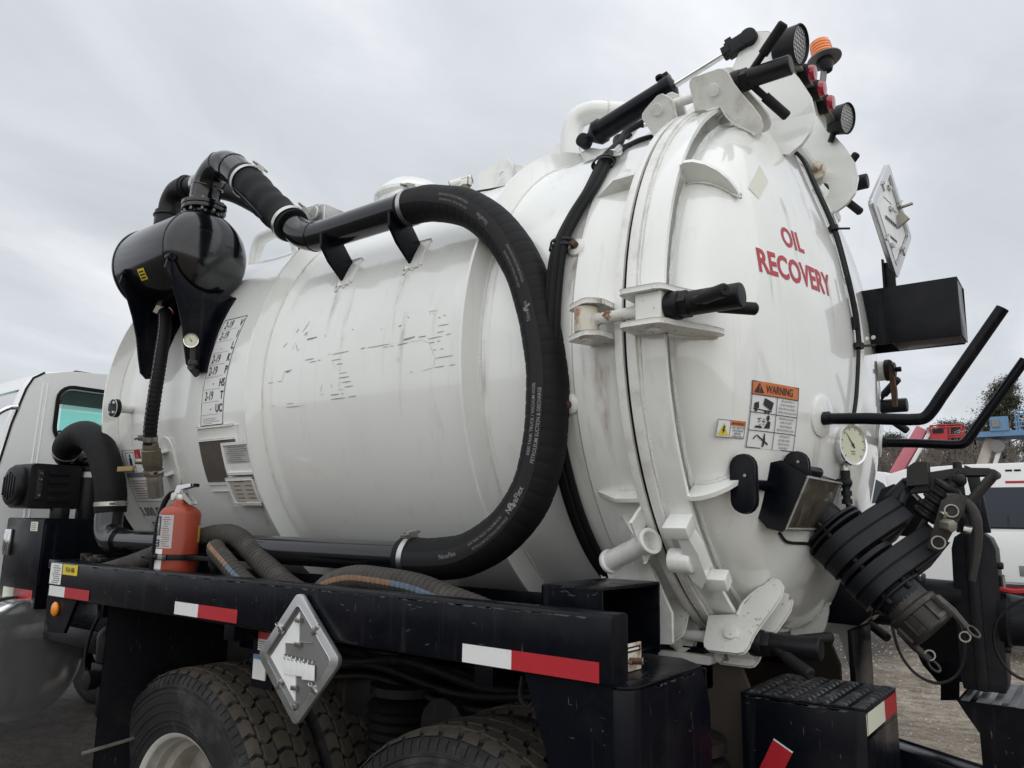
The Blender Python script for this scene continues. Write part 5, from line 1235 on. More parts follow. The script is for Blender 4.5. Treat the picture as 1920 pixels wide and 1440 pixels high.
# ================================================================== wheels
def tyre_mesh():
    p = MB('tyre'); A = frame((0, 0, 0), (0, 1, 0), (0, 0, 1))   # axis +Y, outer face at y = 0
    pf = [(.03, .290), (.012, .300), (.004, .325), (-.004, .36), (-.012, .40), (-.015, .43), (-.0145, .455), (-.012, .462), (-.0125, .470), (-.009, .474), (-.006, .49), (.004, .503), (.012, .512), (.02, .515), (.26, .515), (.27, .512), (.28, .50), (.292, .47), (.296, .43), (.288, .36), (.272, .31), (.25, .290)]
    p.lathe(pf, A, 96, caps=False)
    rg = random.Random(4)
    N_ = 46
    rows = [(.004, .048), (.056, .102), (.110, .170), (.178, .224), (.232, .276)]
    for j, (a, b) in enumerate(rows):
        for k in range(N_):
            t0 = 2*PI*(k+.5*(j % 2))/N_; w = 2*PI/N_*.405; r0, r1 = .513, .529 if j not in (0, 4) else .526
            sk = .35*w*(1 if j % 2 else -1)
            c = [(a, t0-w+sk*.6), (a+(b-a)*.45, t0-w*1.12-sk*.6), (b, t0-w+sk*.8), (b, t0+w+sk*.8), (a+(b-a)*.55, t0+w*1.12-sk*.2), (a, t0+w+sk*.6)]
            vv = []
            for rr, s_ in ((r0, 1), (r1, .93)):
                ca = sum(q[0] for q in c)/6; ct = sum(q[1] for q in c)/6
                for y, t in c:
                    yy = ca+(y-ca)*s_; tt = ct+(t-ct)*s_; edge = .012 if (j == 0 and yy < .02) or (j == 4 and yy > .262) else 0
                    rq = (rr-edge*(rr > .52)); vv.append((rq*math.cos(tt), yy, rq*math.sin(tt)))
            p.add(vv, [(6, 7, 8, 9, 10, 11)]+[(i, (i+1) % 6, (i+1) % 6+6, i+6) for i in range(6)], 'tread')
    # shoulder lugs on the outer sidewall, raised rings
    for k in range(N_*2):
        t0 = 2*PI*k/(N_*2)
        vv = []
        for dt in (-.012, .012):
            for (y, rr) in ((-.0115, .478), (-.005, .492), (.006, .507), (.006, .50), (-.002, .485)): vv.append((rr*math.cos(t0+dt), y-.004*(rr > .48), rr*math.sin(t0+dt)))
        p.add(vv, [(0, 1, 6, 5), (1, 2, 7, 6), (0, 4, 3, 2, 1), (5, 6, 7, 8, 9)], 'tyre')
    for rr, y, w in ((.335, .001, .003), (.352, -.003, .0022), (.385, -.0105, .0022), (.415, -.0145, .002), (.447, -.0155, .002), (.468, -.0135, .004)):
        p.torus(frame((0, y, 0), (0, 1, 0), (0, 0, 1)), rr, w, 96, 6)
    # moulded size lettering on the sidewall
    return p
def add_at(p, L, flip=1):
    p.v = [Vector((a.x*flip, a.y*flip, a.z))+Vector(L) for a in p.v]; return p
first = None
def rim_mb(outer=True):
    p = MB('rim_white'); A = frame((0, 0, 0), (0, 1, 0), (0, 0, 1))
    p.lathe([(.02, .289), (.0, .300), (-.006, .305), (-.003, .300), (.004, .290), (.008, .2875)], A, 64, caps=False)
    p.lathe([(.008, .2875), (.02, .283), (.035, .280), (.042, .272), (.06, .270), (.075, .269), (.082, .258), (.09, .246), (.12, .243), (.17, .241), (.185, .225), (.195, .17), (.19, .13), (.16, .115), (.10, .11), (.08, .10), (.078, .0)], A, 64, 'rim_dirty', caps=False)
    for k in range(10):
        a = 2*PI*k/10; c = Vector((.155*math.cos(a), .185, .155*math.sin(a))); p.cyl(c, c-Vector((0, .03, 0)), .014, seg=6, m='steel_dirty')
    return p
WH = []
for (x, y) in ((-1.78, -1.05), (-.47, -1.05), (-1.78, -.73), (-.47, -.73)):
    if not WH:
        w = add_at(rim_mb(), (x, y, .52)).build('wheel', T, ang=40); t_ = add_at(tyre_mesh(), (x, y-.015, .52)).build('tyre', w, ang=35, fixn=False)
        WH = [w, t_]
    else:
        w = WH[0].copy(); COL.objects.link(w); w.parent = T; w.location = WH[0].location+Vector((x+1.78, y+1.05, 0))
        t_ = WH[1].copy(); COL.objects.link(t_); t_.parent = w; t_.rotation_euler = (0, R(40*len(w.name)+63*x), 0)
for (x, y) in ((-1.78, 1.05), (-.47, 1.05)):
    w = WH[0].copy(); COL.objects.link(w); w.parent = T; w.rotation_euler = (0, 0, PI); w.location = Vector((x, y, .52))-WPOS[T.name]+Vector((0, -.1, 0))
    t_ = WH[1].copy(); COL.objects.link(t_); t_.parent = w

# ================================================================== left-hand equipment
p = MB('alu_tank')
FT = frame((0, -1.07, .93), (1, 0, 0), (0, 0, 1))
p.lathe([(-4.3, .27), (-3.17, .27), (-3.165, .275), (-3.155, .275), (-3.15, .268), (-3.145, .255), (-3.135, .15), (-3.13, 0)], FT, 64)
ft = p.build('fuel_tank', T)
p = MB('black_plastic'); p.lathe([(-3.36, .2705), (-3.36, .276), (-3.31, .276), (-3.31, .2705)], FT, 64, caps=False); p.build('tank_strap', ft)
p = MB('black_plastic'); c = Vector((-2.5, -.98, .98))
p.lathe([(0, .05), (.01, .062), (.11, .066), (.13, .062), (.155, .04), (.16, 0)], frame(c, (0, 0, 1)), 28); p.cyl(c+Vector((0, 0, .16)), c+Vector((0, 0, .27)), .018); p.box(c+Vector((-.07, -.05, -.09)), c+Vector((.07, .05, 0))); p.cyl(c+Vector((-.03, 0, -.22)), c+Vector((-.03, 0, -.09)), .03); p.cyl(c+Vector((.0, -.06, -.06)), c+Vector((0, -.1, -.06)), .04)
p.tube(spline([c+Vector((-.05, -.02, .24)), c+Vector((-.12, -.04, .12)), c+Vector((-.13, -.05, -.02)), c+Vector((-.08, -.03, -.1))], 6), .008, 8)
p.build('air_dryer', T, bev=.004)
p = MB('black_paint'); p.prism(rrect(-1.06, 1.16, -.5, 1.588, .012, 3), -3.56, -3.13, YZ(0)); bb = p.build('battery_box', T, bev=.003)
p = MB('black_paint'); p.box((-3.128, -1.055, 1.27), (-3.12, -.9, 1.56)); p.build('box_door', bb, bev=.002); p = MB('black_paint'); p.box((-3.128, -.72, 1.2), (-3.1, -.70, 1.55)); p.build('box_rib', bb, bev=.002)
p = MB('chrome'); p.box((-3.54, -1.062, 1.40), (-3.47, -1.075, 1.53)); p.box((-3.52, -1.075, 1.42), (-3.49, -1.085, 1.51)); p.build('latch', bb, bev=.003)
p = MB('sticker_yellow'); p.box((-3.27, -1.0612, 1.525), (-3.19, -1.0622, 1.57), 'sticker_cream')
for k in range(4): p.box((-3.262, -1.0622, 1.532+.009*k), (-3.205, -1.063, 1.535+.009*k), 'ink_grey')
p.build('yellow_label', bb)
p = MB('tape_white'); p.box((-3.5, -1.0612, 1.2), (-3.37, -1.0624, 1.245), 'tape_cream'); p.box((-3.37, -1.0612, 1.2), (-3.16, -1.0624, 1.245), 'tape_red'); p.build('reflective_tape', bb)
p = MB('black_plastic'); p.prism(rrect(-1.09, 1.635, -.84, 1.86, .025, 4), -3.52, -3.28, YZ(0))
for k in range(4): p.box((-3.279, -1.0+.0*k, 1.67+.045*k), (-3.27, -.90, 1.695+.045*k))
p.box((-3.279, -1.06, 1.68), (-3.268, -1.03, 1.83), 'cast_iron')
for z in (1.7, 1.78, 1.81): p.cyl((-3.268, -1.045, z), (-3.262, -1.045, z), .01, m='steel')
hz_ = p.build('filter_housing', T, bev=.004)
p = MB('black_plastic'); M = frame((-3.40, -1.085, 1.745), (0, -1, 0), (1, 0, 0)); p.lathe([(0, .10), (.03, .102), (.045, .095), (.05, .08), (.052, 0)], M, 32)
for k in range(5): p.box((-.06+.03*k-.005, -.07+.012*abs(k-2), .046), (-.06+.03*k+.005, .07-.012*abs(k-2), .056), None, M)
p.build('housing_cap', hz_, bev=.002)
p = MB('black_plastic'); p.cyl((-3.3, -.78, 1.585), (-3.3, -.78, 1.80), .06); p.cyl((-3.3, -.78, 1.80), (-3.3, -.78, 1.835), .05, m='sticker_white'); p.cyl((-3.3, -.78, 1.835), (-3.3, -.78, 1.86), .055); p.box((-3.33, -.75, 1.585), (-3.24, -.60, 1.78)); p.cyl((-3.28, -.93, 1.58), (-3.28, -.93, 1.64), .045)
p.build('oil_bottle', T, bev=.003)
p = MB('rust'); r_ = random.Random(8)
for k in range(9): p.box(Vector((-2.78+.02*k+r_.uniform(-.01, .01), -1.03, 1.40)), Vector((-2.75+.02*k, -.99, 1.415+r_.uniform(0, .02))), 'rust' if k == 3 else 'black_rust')
p.build('rusty_bracket', T, bev=.004)
p = MB('black_paint'); p.box((-2.98, -1.08, 1.36), (-2.62, -.7, 1.4)); p.box((-3.2, -1.0, 1.02), (-2.6, -.5, 1.1)); p.box((-3.1, -.9, 1.1), (-2.65, -.5, 1.36)); p.build('front_deck', T, bev=.004)

# ---- cab
p = MB('white_cab')
sec = [(-.86, 1.02), (-1.0, 1.08), (-1.055, 1.25), (-1.085, 1.6), (-1.075, 1.85), (-1.035, 2.1), (-.985, 2.3), (-.955, 2.365), (-.90, 2.405), (-.78, 2.435), (-.5, 2.458), (0, 2.468)]
full = sec+[(-a, b) for a, b in sec[-2::-1]]
def loop(x, s_=1., dz=0.): return [Vector((x, a*s_, 1.02+(b-1.02)*(1+dz))) for a, b in full]
stn = [(-3.765, .985, -.004), (-3.785, 1, 0), (-3.84, 1.0, .0), (-4.75, 1.0, -.012), (-5.05, .99, -.05), (-5.35, .975, -.12)]
L_ = [loop(*q) for q in stn]; nn = len(full); ff = []; vv = [a for l in L_ for a in l]
for i in range(len(stn)-1):
    for k in range(nn-1):
        side_win = i == 2 and (4 <= k <= 5 or nn-2-5 <= k <= nn-2-4)
        shield = i == 4 and 4 <= k <= nn-2-4
        if side_win or shield: continue
        ff.append((i*nn+k, i*nn+k+1, (i+1)*nn+k+1, (i+1)*nn+k))
p.add(vv, ff)
bm = bmesh.new()
cabo = p.build('cab', T, ang=45)
bm.from_mesh(cabo.data); bmesh.ops.solidify(bm, geom=bm.faces[:], thickness=.02); bm.to_mesh(cabo.data); bm.free()
cabo.data.polygons.foreach_set('use_smooth', [True]*len(cabo.data.polygons)); cabo.data.set_sharp_from_angle(angle=R(45))
p = MB('white_cab'); bw = [(a*.985, 1.02+(b-1.02)*.996) for a, b in full]
win = rrect(-.80, 2.035, .80, 2.325, .07, 5)
p.prism(bw, -3.768, -3.75, YZ(0), holes=[win]); p.build('back_panel', cabo)
for y_ in (-.90, -.875): p = MB('white_cab'); p.tube([Vector((-3.751, y_-.03*(2.3-z_)*.6, z_)) for z_ in (1.15, 1.6, 2.0, 2.34)], .006, 8); p.build('panel_flute', cabo)
p = MB('hose_rubber'); p.prism(rrect(-.825, 2.01, .825, 2.35, .09, 5), -3.752, -3.738, YZ(0), holes=[rrect(-.805, 2.03, .805, 2.33, .07, 5)]); p.build('window_seal', cabo)
p = MB('glass_green'); p.box((-3.747, -.79, 2.045), (-3.745, .79, 2.315)); p.build('rear_window', cabo)
p = MB('glass_green'); 
sw = [(-3.84, 1.87), (-4.74, 1.86), (-4.74, 2.27), (-3.84, 2.285)]
for s_ in (-1, 1): p.add([Vector((x, s_*(1.066-(z-1.87)*.19), z)) for x, z in sw], [(0, 1, 2, 3)])
p.build('side_window', cabo, fixn=False)
p = MB('glass_green'); p.add([Vector((-5.03, -1.0, 1.86)), Vector((-5.03, 1.0, 1.86)), Vector((-5.0, .82, 2.36)), Vector((-5.0, -.82, 2.36))], [(0, 1, 2, 3)]); p.build('windscreen', cabo, fixn=False)
p = MB('seat_dark')
for y in (-.5, .5): p.prism(rrect(y-.27, 1.5, y+.27, 2.12, .14, 5), -4.2, -4.08, YZ(0))
p.box((-5.0, -.9, 1.5), (-4.85, .9, 1.9)); p.box((-4.9, -.95, 1.1), (-3.8, .95, 1.35)); p.build('seat', cabo, bev=.03)
p = MB('white_cab'); p.prism([(-3.86, 1.15), (-4.75, 1.15), (-4.75, 1.84), (-3.86, 1.85)], -1.10, -1.085, XZ(0)); p.build('door', cabo, bev=.004)
p = MB('hose_rubber'); p.tube([Vector((-3.768, a*.992, b)) for a, b in sec[2:9]], .006, 6); p.build('door_gap', cabo)
p = MB('chrome'); p.tube(spline([(-3.76, -1.01, 2.19), (-3.765, -1.06, 2.175), (-3.79, -1.11, 2.12), (-3.84, -1.135, 2.02), (-3.90, -1.15, 1.85), (-3.96, -1.15, 1.6), (-3.97, -1.09, 1.57)], 6), .014, 12); p.build('grab_rail', cabo)
p = MB('black_plastic'); p.prism([(-.68, 2.452), (-.64, 2.478), (-.52, 2.478), (-.48, 2.455)], -4.1, -3.98, YZ(0)); p.prism([(-.44, 2.455), (-.4, 2.478), (-.32, 2.478), (-.28, 2.458)], -4.1, -3.98, YZ(0)); p.build('roof_lamp', cabo, bev=.004)
p = MB('seat_dark'); p.box((-5.0, -.95, 1.15), (-4.6, .95, 1.2)); p.box((-3.95, -.9, 2.36), (-4.7, .9, 2.375)); p.build('headliner', cabo, bev=.003)
p = MB('white_cab'); p.box((-6.9, -.85, 1.0), (-5.3, .85, 1.72)); p.build('bonnet', cabo, bev=.08)
for y in (-1.0, 1.0):
    w = WH[0].copy(); COL.objects.link(w); w.parent = T; w.location = Vector((-6.2, y, .52))-WPOS[T.name]+Vector((0, .1 if y < 0 else -.1, 0)); w.rotation_euler = (0, 0, 0 if y < 0 else PI)
    t_ = WH[1].copy(); COL.objects.link(t_); t_.parent = w

# ================================================================== discharge valves
V0 = Vector((.30, -.25, 1.625)); DV = Vector((.695, -.03, -.72)).normalized()
VM = frame(V0, DV, (.5, .7, .5))         # local x = bonnet direction
p = MB('cast_black'); p.lathe([(-.12, .062), (.03, .062)], VM, 28); vp = p.build('discharge_pipe', T)
def fl(p, s0, s1, r, nb=4):
    p.lathe([(s0, r-.004), (s0+.002, r), (s1-.002, r), (s1, r-.004)], VM, 44)
    for k in range(nb):
        a = 2*PI*(k+.5)/nb; p.cyl(VM @ Vector((r*.88*math.cos(a), r*.88*math.sin(a), s0-.014)), VM @ Vector((r*.88*math.cos(a), r*.88*math.sin(a), s1+.014)), .008, seg=6)
def gate_body(s0, s1, w, up_, dn=.092):
    def prof(k_): return [(up_, -w*.86*k_), (up_, w*.86*k_), (up_*.45, w*1.0*k_)]+[(-dn*k_*math.sin(PI*k/12), w*k_*math.cos(PI*k/12)) for k in range(13)]+[(up_*.45, -w*1.0*k_)]
    p = MB('cast_black'); c = (s0+s1)/2
    p.prism(prof(1)[::-1], s0, c-.002, VM); p.prism(prof(1)[::-1], c+.002, s1, VM); p.prism(prof(.985)[::-1], c-.003, c+.003, VM)
    for z in (.25, .55): p.box((up_-.01, w*(z-.55), c-.035), (up_+.012, w*(z-.40), c+.03), None, VM)
    o = p.build('gate_valve', T, bev=.013, seg=3)
    p = MB('cast_black'); p.box((up_*.35, -w*.45, s1-.006), (up_*.9, w*.55, s1+.006), None, VM); p.build('cast_panel', o, bev=.005)
    p = MB('linkage'); p.box((up_*.45, -w*.2, s1+.004), (up_*.75, w*.35, s1+.0075), None, VM); p.build('cast_plate', o, bev=.002)
for a_, b_, r_, q_ in ((.025, .036, .10, 4), (.042, .053, .10, 4), (.158, .176, .092, 4)):
    p = MB('cast_black'); fl(p, a_, b_, r_, q_); p.build('pipe_flange', T, bev=.002)
gate_body(.062, .146, .088, .19, .098); gate_body(.184, .262, .09, .20, .098)
p = MB('cast_black'); fl(p, .27, .28, .08, 6); p.lathe([(.262, .066), (.31, .064)], VM, 28); p.build('pipe_flange', T, bev=.002)
p = MB('cast_iron'); pr_ = [(.295, .058), (.297, .064), (.325, .064), (.328, .07), (.331, .074), (.345, .074), (.348, .069), (.402, .068), (.408, .062), (.408, 0)]
p.lathe(pr_, VM, 36)
for k in range(6):
    a = PI/3*k+.4; M = VM @ Matrix.Rotation(a, 4, 'Z'); p.box((.062, -.02, .347), (.0735, -.014, .398), None, M); p.box((.062, .014, .347), (.0735, .02, .398), None, M); p.box((.062, -.014, .385), (.0725, .014, .398), None, M)
cap = p.build('dust_cap', T, bev=.002)
for k in (0, 2):
    p = MB('cast_iron'); M = VM @ Matrix.Rotation(PI/2*k+1.1, 4, 'Z'); p.prism([(.07, .34), (.085, .35), (.088, .40), (.08, .45), (.072, .45), (.076, .4)], -.012, .012, M @ Matrix(((1, 0, 0, 0), (0, 0, 1, 0), (0, 1, 0, 0), (0, 0, 0, 1)))); p.torus(M @ Matrix.Translation((.08, 0, .468)) @ Matrix.Rotation(R(90), 4, 'Y'), .018, .0035, 20, 6); p.build('cam_lever', cap, bev=.001)
p = MB('black_plastic')
p.tube(spline([(.46, -.2, 1.37), (.469, -.22, 1.314), (.486, -.22, 1.25), (.524, -.225, 1.204), (.576, -.23, 1.189), (.623, -.23, 1.216), (.647, -.23, 1.275), (.645, -.23, 1.331), (.629, -.24, 1.379)], 8), .0042, 6); p.build('cap_cable', T)
# levers and linkage above the valves
def bellows(p, a, b, r, n):
    a = Vector(a); b = Vector(b); L_ = (b-a).length; pf = [(0, r*.8)]
    for k in range(n): pf += [(L_*(k+.15)/n, r*.84), (L_*(k+.3)/n, r*1.05), (L_*(k+.7)/n, r*1.05), (L_*(k+.85)/n, r*.84)]
    p.lathe(pf+[(L_, r*.8)], frame(a, b-a), 26)
p = MB('black_plastic'); bellows(p, (.560, -.15, 1.64), (.636, -.15, 1.738), .04, 5); p.cyl((.630, -.15, 1.73), (.665, -.15, 1.775), .013); p.build('lever_boot', T, bev=.0015)
p = MB('linkage')
LK = [(.515, 1.747), (.535, 1.768), (.585, 1.778), (.66, 1.789), (.735, 1.785), (.752, 1.774), (.745, 1.757), (.72, 1.766), (.66, 1.766), (.60, 1.752), (.578, 1.722), (.505, 1.716), (.498, 1.73)]
p.prism(LK, -.125, -.118, XZ(0)); p.prism(LK, -.035, -.028, XZ(0)); p.prism([(.585, 1.778), (.66, 1.789), (.735, 1.785), (.735, 1.779), (.66, 1.783), (.585, 1.772)], -.118, -.035, XZ(0)); p.cyl((.742, -.13, 1.77), (.742, -.02, 1.77), .012)
p.build('valve_linkage', T, bev=.0015)
p = MB('linkage'); p.prism([(.522, 1.74), (.526, 1.79), (.545, 1.803), (.574, 1.803), (.574, 1.745)], -.145, -.095, XZ(0)); p.build('linkage_tab', T, bev=.004)
for y in (-.135, -.045): p = MB('linkage'); p.cyl((.742, y, 1.768), (.645, y-.02, 1.65), .0095); p.build('link_bar', T)
p = MB('cast_black'); p.cyl((.655, -.16, 1.745), (.610, -.17, 1.70), .013); p.sphere((.66, -.16, 1.75), .02); p.cyl((.635, -.17, 1.72), (.635, -.12, 1.72), .015, seg=6); p.build('tie_rod', T, bev=.001)
p = MB('linkage'); p.prism([(.575, 1.555), (.61, 1.545), (.675, 1.66), (.685, 1.70), (.655, 1.71), (.62, 1.69)], -.235, -.225, XZ(0)); p.build('lever_plate', T, bev=.002)
hp_ = spline([(.63, -.212, 1.695), (.655, -.205, 1.692), (.678, -.2, 1.678), (.693, -.197, 1.65), (.697, -.195, 1.60), (.69, -.195, 1.54), (.675, -.195, 1.468)], 8)
p = MB('linkage'); p.tube(hp_, [.017-.008*min(1, max(0, i-26)/22) for i in range(len(hp_))], 14); p.build('valve_lever', T)
for c, r_ in (((.645, -.243, 1.660), .017), ((.607, -.25, 1.572), .017), ((.561, -.235, 1.262), .013), ((.651, -.235, 1.32), .013)): p = MB('steel_dirty'); p.torus(frame(c, (.25, -1, .1)), r_, .0028, 24, 6); p.build('pull_ring', T)
p = MB('steel_dirty'); p.cyl((.622, -.243, 1.622), (.648, -.262, 1.617), .018, seg=6); p.build('lock_nut', T, bev=.002)
p = MB('steel'); p.cyl((.615, -.225, 1.655), (.632, -.24, 1.645), .011, seg=6); p.build('lock_nut', T, bev=.001)
p = MB('steel'); p.cyl((.668, -.215, 1.612), (.688, -.215, 1.606), .012, seg=6); p.build('lock_nut', T, bev=.001)
p = MB('cast_black'); p.prism([(.40, 1.60), (.412, 1.69), (.43, 1.728), (.463, 1.742), (.5, 1.722), (.545, 1.665), (.5, 1.59)], -.04, .09, XZ(0)); p.build('ram_cover', T, bev=.006)
p = MB('cast_black'); p.cyl((.47, -.13, 1.69), (.52, -.10, 1.745), .026); p.cyl((.515, -.13, 1.74), (.555, -.10, 1.775), .018); p.cyl((.5, -.16, 1.68), (.51, -.12, 1.73), .012); p.build('air_ram', T, bev=.003)
# second (far) valve, upright, with its outlet and cap pointing aft
M = Matrix.Translation((.645, .2, 0))
p = MB('cast_black'); Mz = M @ XZ(-.06).copy()
G = [(-.058, 1.12), (.055, 1.12), (.062, 1.15), (.064, 1.40), (.062, 1.55), (.05, 1.585), (.03, 1.60), (-.03, 1.60), (-.05, 1.585), (-.06, 1.55), (-.064, 1.4), (-.062, 1.15)]
p.prism(G, 0, .12, M @ XZ(-.06)); p.prism([(a*.25-.004, b) for a, b in G], -.012, .13, M @ XZ(-.06))
for z in (1.25, 1.33, 1.42, 1.5): p.cyl(M @ Vector((.06, -.045, z)), M @ Vector((.078, -.045, z)), .012, seg=6)
p.box(M @ Vector((.063, -.05, 1.36)), M @ Vector((.072, .04, 1.47)), 'steel_dirty')
p.cyl(M @ Vector((-.02, 0, 1.6)), M @ Vector((-.02, 0, 1.66)), .03); p.cyl(M @ Vector((-.025, -.01, 1.66)), M @ Vector((-.03, -.01, 1.83)), .014); p.box(M @ Vector((-.05, -.04, 1.66)), M @ Vector((.03, .0, 1.72))); p.prism([(.02, 1.6), (.05, 1.6), (.03, 1.8), (-.01, 1.82)], -.02, .0, M @ XZ(0))
p.build('gate_valve', T, bev=.006)
p = MB('cast_black'); OX = frame((.70, .2, 1.335), (1, 0, -.04), (0, 0, 1)); p.lathe([(0, .085), (.02, .09), (.03, .078), (.06, .075), (.1, .075)], OX, 32); p.build('valve_outlet', T)
p = MB('cast_iron'); p.lathe([(.09, .072), (.092, .085), (.11, .086), (.115, .078), (.2, .076), (.204, 0)], OX, 32); p.box((.085, -.03, .07), (.15, .03, .09), None, OX); p.build('dust_cap', T, bev=.002)
p = MB('lift_red'); p.tube(spline([(.70, .15, 1.43), (.76, .14, 1.425), (.82, .14, 1.45), (.9, .14, 1.5)], 5), .008, 6); p.build('cap_strap', T)
p = MB('black_plastic'); p.tube(spline([(.83, .12, 1.42), (.76, .09, 1.40), (.70, .07, 1.34), (.69, .07, 1.26), (.73, .07, 1.19), (.80, .08, 1.18), (.87, .1, 1.23), (.9, .12, 1.3)], 8), .0045, 6); p.build('cap_cable', T)
p = MB('cast_black'); OX2 = frame((.50, .17, 1.405), (1, .1, -.05), (0, 0, 1)); p.lathe([(-.03, .03), (-.03, .058), (-.022, .058), (-.022, .05), (-.014, .05), (-.014, .06), (-.004, .06), (-.004, .045), (.10, .045)], OX2, 28); p.build('connecting_pipe', T)
p = MB('black_paint'); p.prism([(.12, 1.29), (.30, 1.285), (.34, 1.32), (.36, 1.42), (.33, 1.46), (.24, 1.47), (.17, 1.43)], .1, .3, XZ(0)); p.build('outlet_sump', T, bev=.01)
p = MB('white_grimy'); p.prism([(.13, 1.285), (.285, 1.27), (.29, 1.05), (.25, 1.05), (.20, 1.24), (.13, 1.24)], .24, .26, XZ(0)); p.box((.262, .12, 1.02), (.27, .34, 1.27)); p.build('support_bracket', T, bev=.003)
p = MB('black_paint'); p.box((.282, .02, 1.02), (.30, .26, 1.28)); p.build('support_post', T, bev=.003)
# stand plate and second step
p = MB('black_paint'); p.prism([(0.356, 1.301), (0.593, 1.320), (0.581, 1.157), (0.588, 1.118), (0.608, 1.093), (0.525, 1.082), (0.520, 1.021), (0.466, 1.013), (0.470, 1.062), (0.415, 1.128), (0.378, 1.227)], .5, .512, XZ(0)); p.box((.50, .512, 1.15), (.51, .62, 1.36)); p.box((.40, .26, 1.32), (.62, .512, 1.345)); p.build('valve_stand', T, bev=.002)
p = MB('black_paint'); p.prism([(.577, 1.09), (.95, 1.09), (.95, .66), (.631, .66), (.629, 1.006), (.594, 1.06)], .09, .098, XZ(0)); p.prism([(.577, 1.09), (.95, 1.09), (.95, .66), (.631, .66), (.629, 1.006), (.594, 1.06)], .49, .498, XZ(0)); p.box((.60, .098, 1.065), (.66, .49, 1.085)); p.box((.93, .098, .7), (.948, .49, 1.08)); so = p.build('rear_step', T, bev=.002); scuffs('scuff_marks', so, lambda a, b: Vector((a, .0894, b)), .64, .70, .94, 1.08, 24, 27)
p = MB('alu'); x0, x1, y0, y1, z = .574, .95, .088, .50, 1.0905; p.box((x0, y0, z), (x1, y1, z+.003), 'black_paint'); p.m = 'alu_dark'
for i in range(9):
    for j in range(17):
        X = x0+.02+.041*i; Y = y0+.016+.0235*j
        v = [(X-.012, Y-.007, z+.003), (X+.012, Y-.007, z+.003), (X+.012, Y+.007, z+.003), (X-.012, Y+.007, z+.003), (X-.006, Y-.003, z+.009), (X+.006, Y-.003, z+.009), (X+.006, Y+.003, z+.009), (X-.006, Y+.003, z+.009)]; p.add(v, [(0, 1, 5, 4), (1, 2, 6, 5), (2, 3, 7, 6), (3, 0, 4, 7), (4, 5, 6, 7)])
p.build('grip_tread', so, flat=True, fixn=False)

# ================================================================== loose things carried on the truck
EC = Vector((-1.885, -1.08, 0)); ER = .076
e_ = empty('fire_extinguisher', EC+Vector((0, 0, 1.285)), 'red fire extinguisher with a silver handle strapped upright behind the black rail', 'fire extinguisher')
EX = frame(EC, (0, 0, 1), (1, 0, 0))
p = MB('ext_red'); p.lathe([(1.287, .07), (1.292, ER-.003), (1.302, ER), (1.617, ER), (1.625, ER-.003), (1.638, .064), (1.65, .042), (1.657, .027), (1.672, .024)], EX, 56); p.build('cylinder', e_)
fe = lambda r: (lambda a, z: EC+Vector((r*math.cos(a), r*math.sin(a), z)))
p = MB('sticker_grey'); grid(p, fe(ER+.0006), R(238), 1.488, R(313), 1.612, 14, 4)
f1, f2_ = fe(ER+.0012), fe(ER+.0017)
grid(p, f1, R(243), 1.535, R(272), 1.607, 5, 2, 'ink_navy'); grid(p, f1, R(243), 1.493, R(272), 1.52, 5, 2, 'ink_navy')
for (a0, a1, z0, z1) in ((221, 224, 1.54, 1.57), (226, 231, 1.555, 1.60), (234, 237, 1.54, 1.6), (220, 238, 1.499, 1.503), (220, 238, 1.51, 1.514), (220, 240, 1.575, 1.579)): grid(p, f2_, R(a0+28), z0, R(a1+28), z1, 3, 1, 'sticker_grey')
r_ = random.Random(6)
for k in range(14): grid(p, f1, R(r_.uniform(277, 284)), 1.495+.0082*k, R(r_.uniform(294, 309)), 1.498+.0082*k, 5, 1, 'ink_grey' if k % 4 else 'ink_wred')
p.build('label', e_, fixn=False)
p = MB('sticker_white'); grid(p, fe(ER+.0007), R(238), 1.30, R(287), 1.485, 8, 2); p.build('white_band', e_, fixn=False)
p = MB('sticker_yellow'); grid(p, fe(ER+.0007), R(392), 1.51, R(416), 1.575, 5, 2); p.build('yellow_tag', e_, fixn=False)
p = MB('steel'); o = EC+Vector((0, 0, 1.664)); p.cyl(o, o+Vector((0, 0, .028)), .022); p.box(o+Vector((-.03, -.012, .02)), o+Vector((.018, .012, .05)))
p.prism([(-.035, .035), (-.02, .062), (.07, .068), (.09, .066), (.09, .06), (.07, .058), (.01, .05), (.0, .035)], -.014, .014, Matrix.Translation(o) @ XZ(0), 'chrome'); p.prism([(.012, .03), (.035, .032), (.085, .0), (.088, -.008), (.078, -.01), (.02, .016)], -.012, .012, Matrix.Translation(o) @ XZ(0))
p.cyl(o+Vector((-.03, -.022, .02)), o+Vector((-.03, -.004, .02)), .016, m='paint_cream'); p.box(o+Vector((.075, -.0145, .056)), o+Vector((.092, .0145, .071)), 'black_plastic'); p.build('handle', e_, bev=.0015)
p = MB('hose_rubber'); p.tube(spline([o+Vector((-.03, 0, .03)), o+Vector((-.07, -.01, .03)), o+Vector((-.1, -.02, -.02)), o+Vector((-.107, -.03, -.1)), o+Vector((-.107, -.035, -.25)), o+Vector((-.107, -.035, -.34))], 8), .010, 10); p.build('hose', e_)
p = MB('black_plastic'); p.lathe([(1.445, ER+.001), (1.445, ER+.005), (1.466, ER+.005), (1.466, ER+.001)], EX, 48, caps=False)
q = EC+Vector((-.035, -ER, 1.456)); p.box(q+Vector((-.02, -.02, -.012)), q+Vector((.03, .004, .012))); p.cyl(q+Vector((-.06, -.008, 0)), q+Vector((.05, -.012, 0)), .008); p.box(q+Vector((.05, -.012, -.008)), q+Vector((.085, .004, .008)), 'steel_dirty'); p.box(EC+Vector((ER, -.01, 1.448)), EC+Vector((ER+.2, .01, 1.464)))
p.build('extinguisher_strap', T, bev=.002)
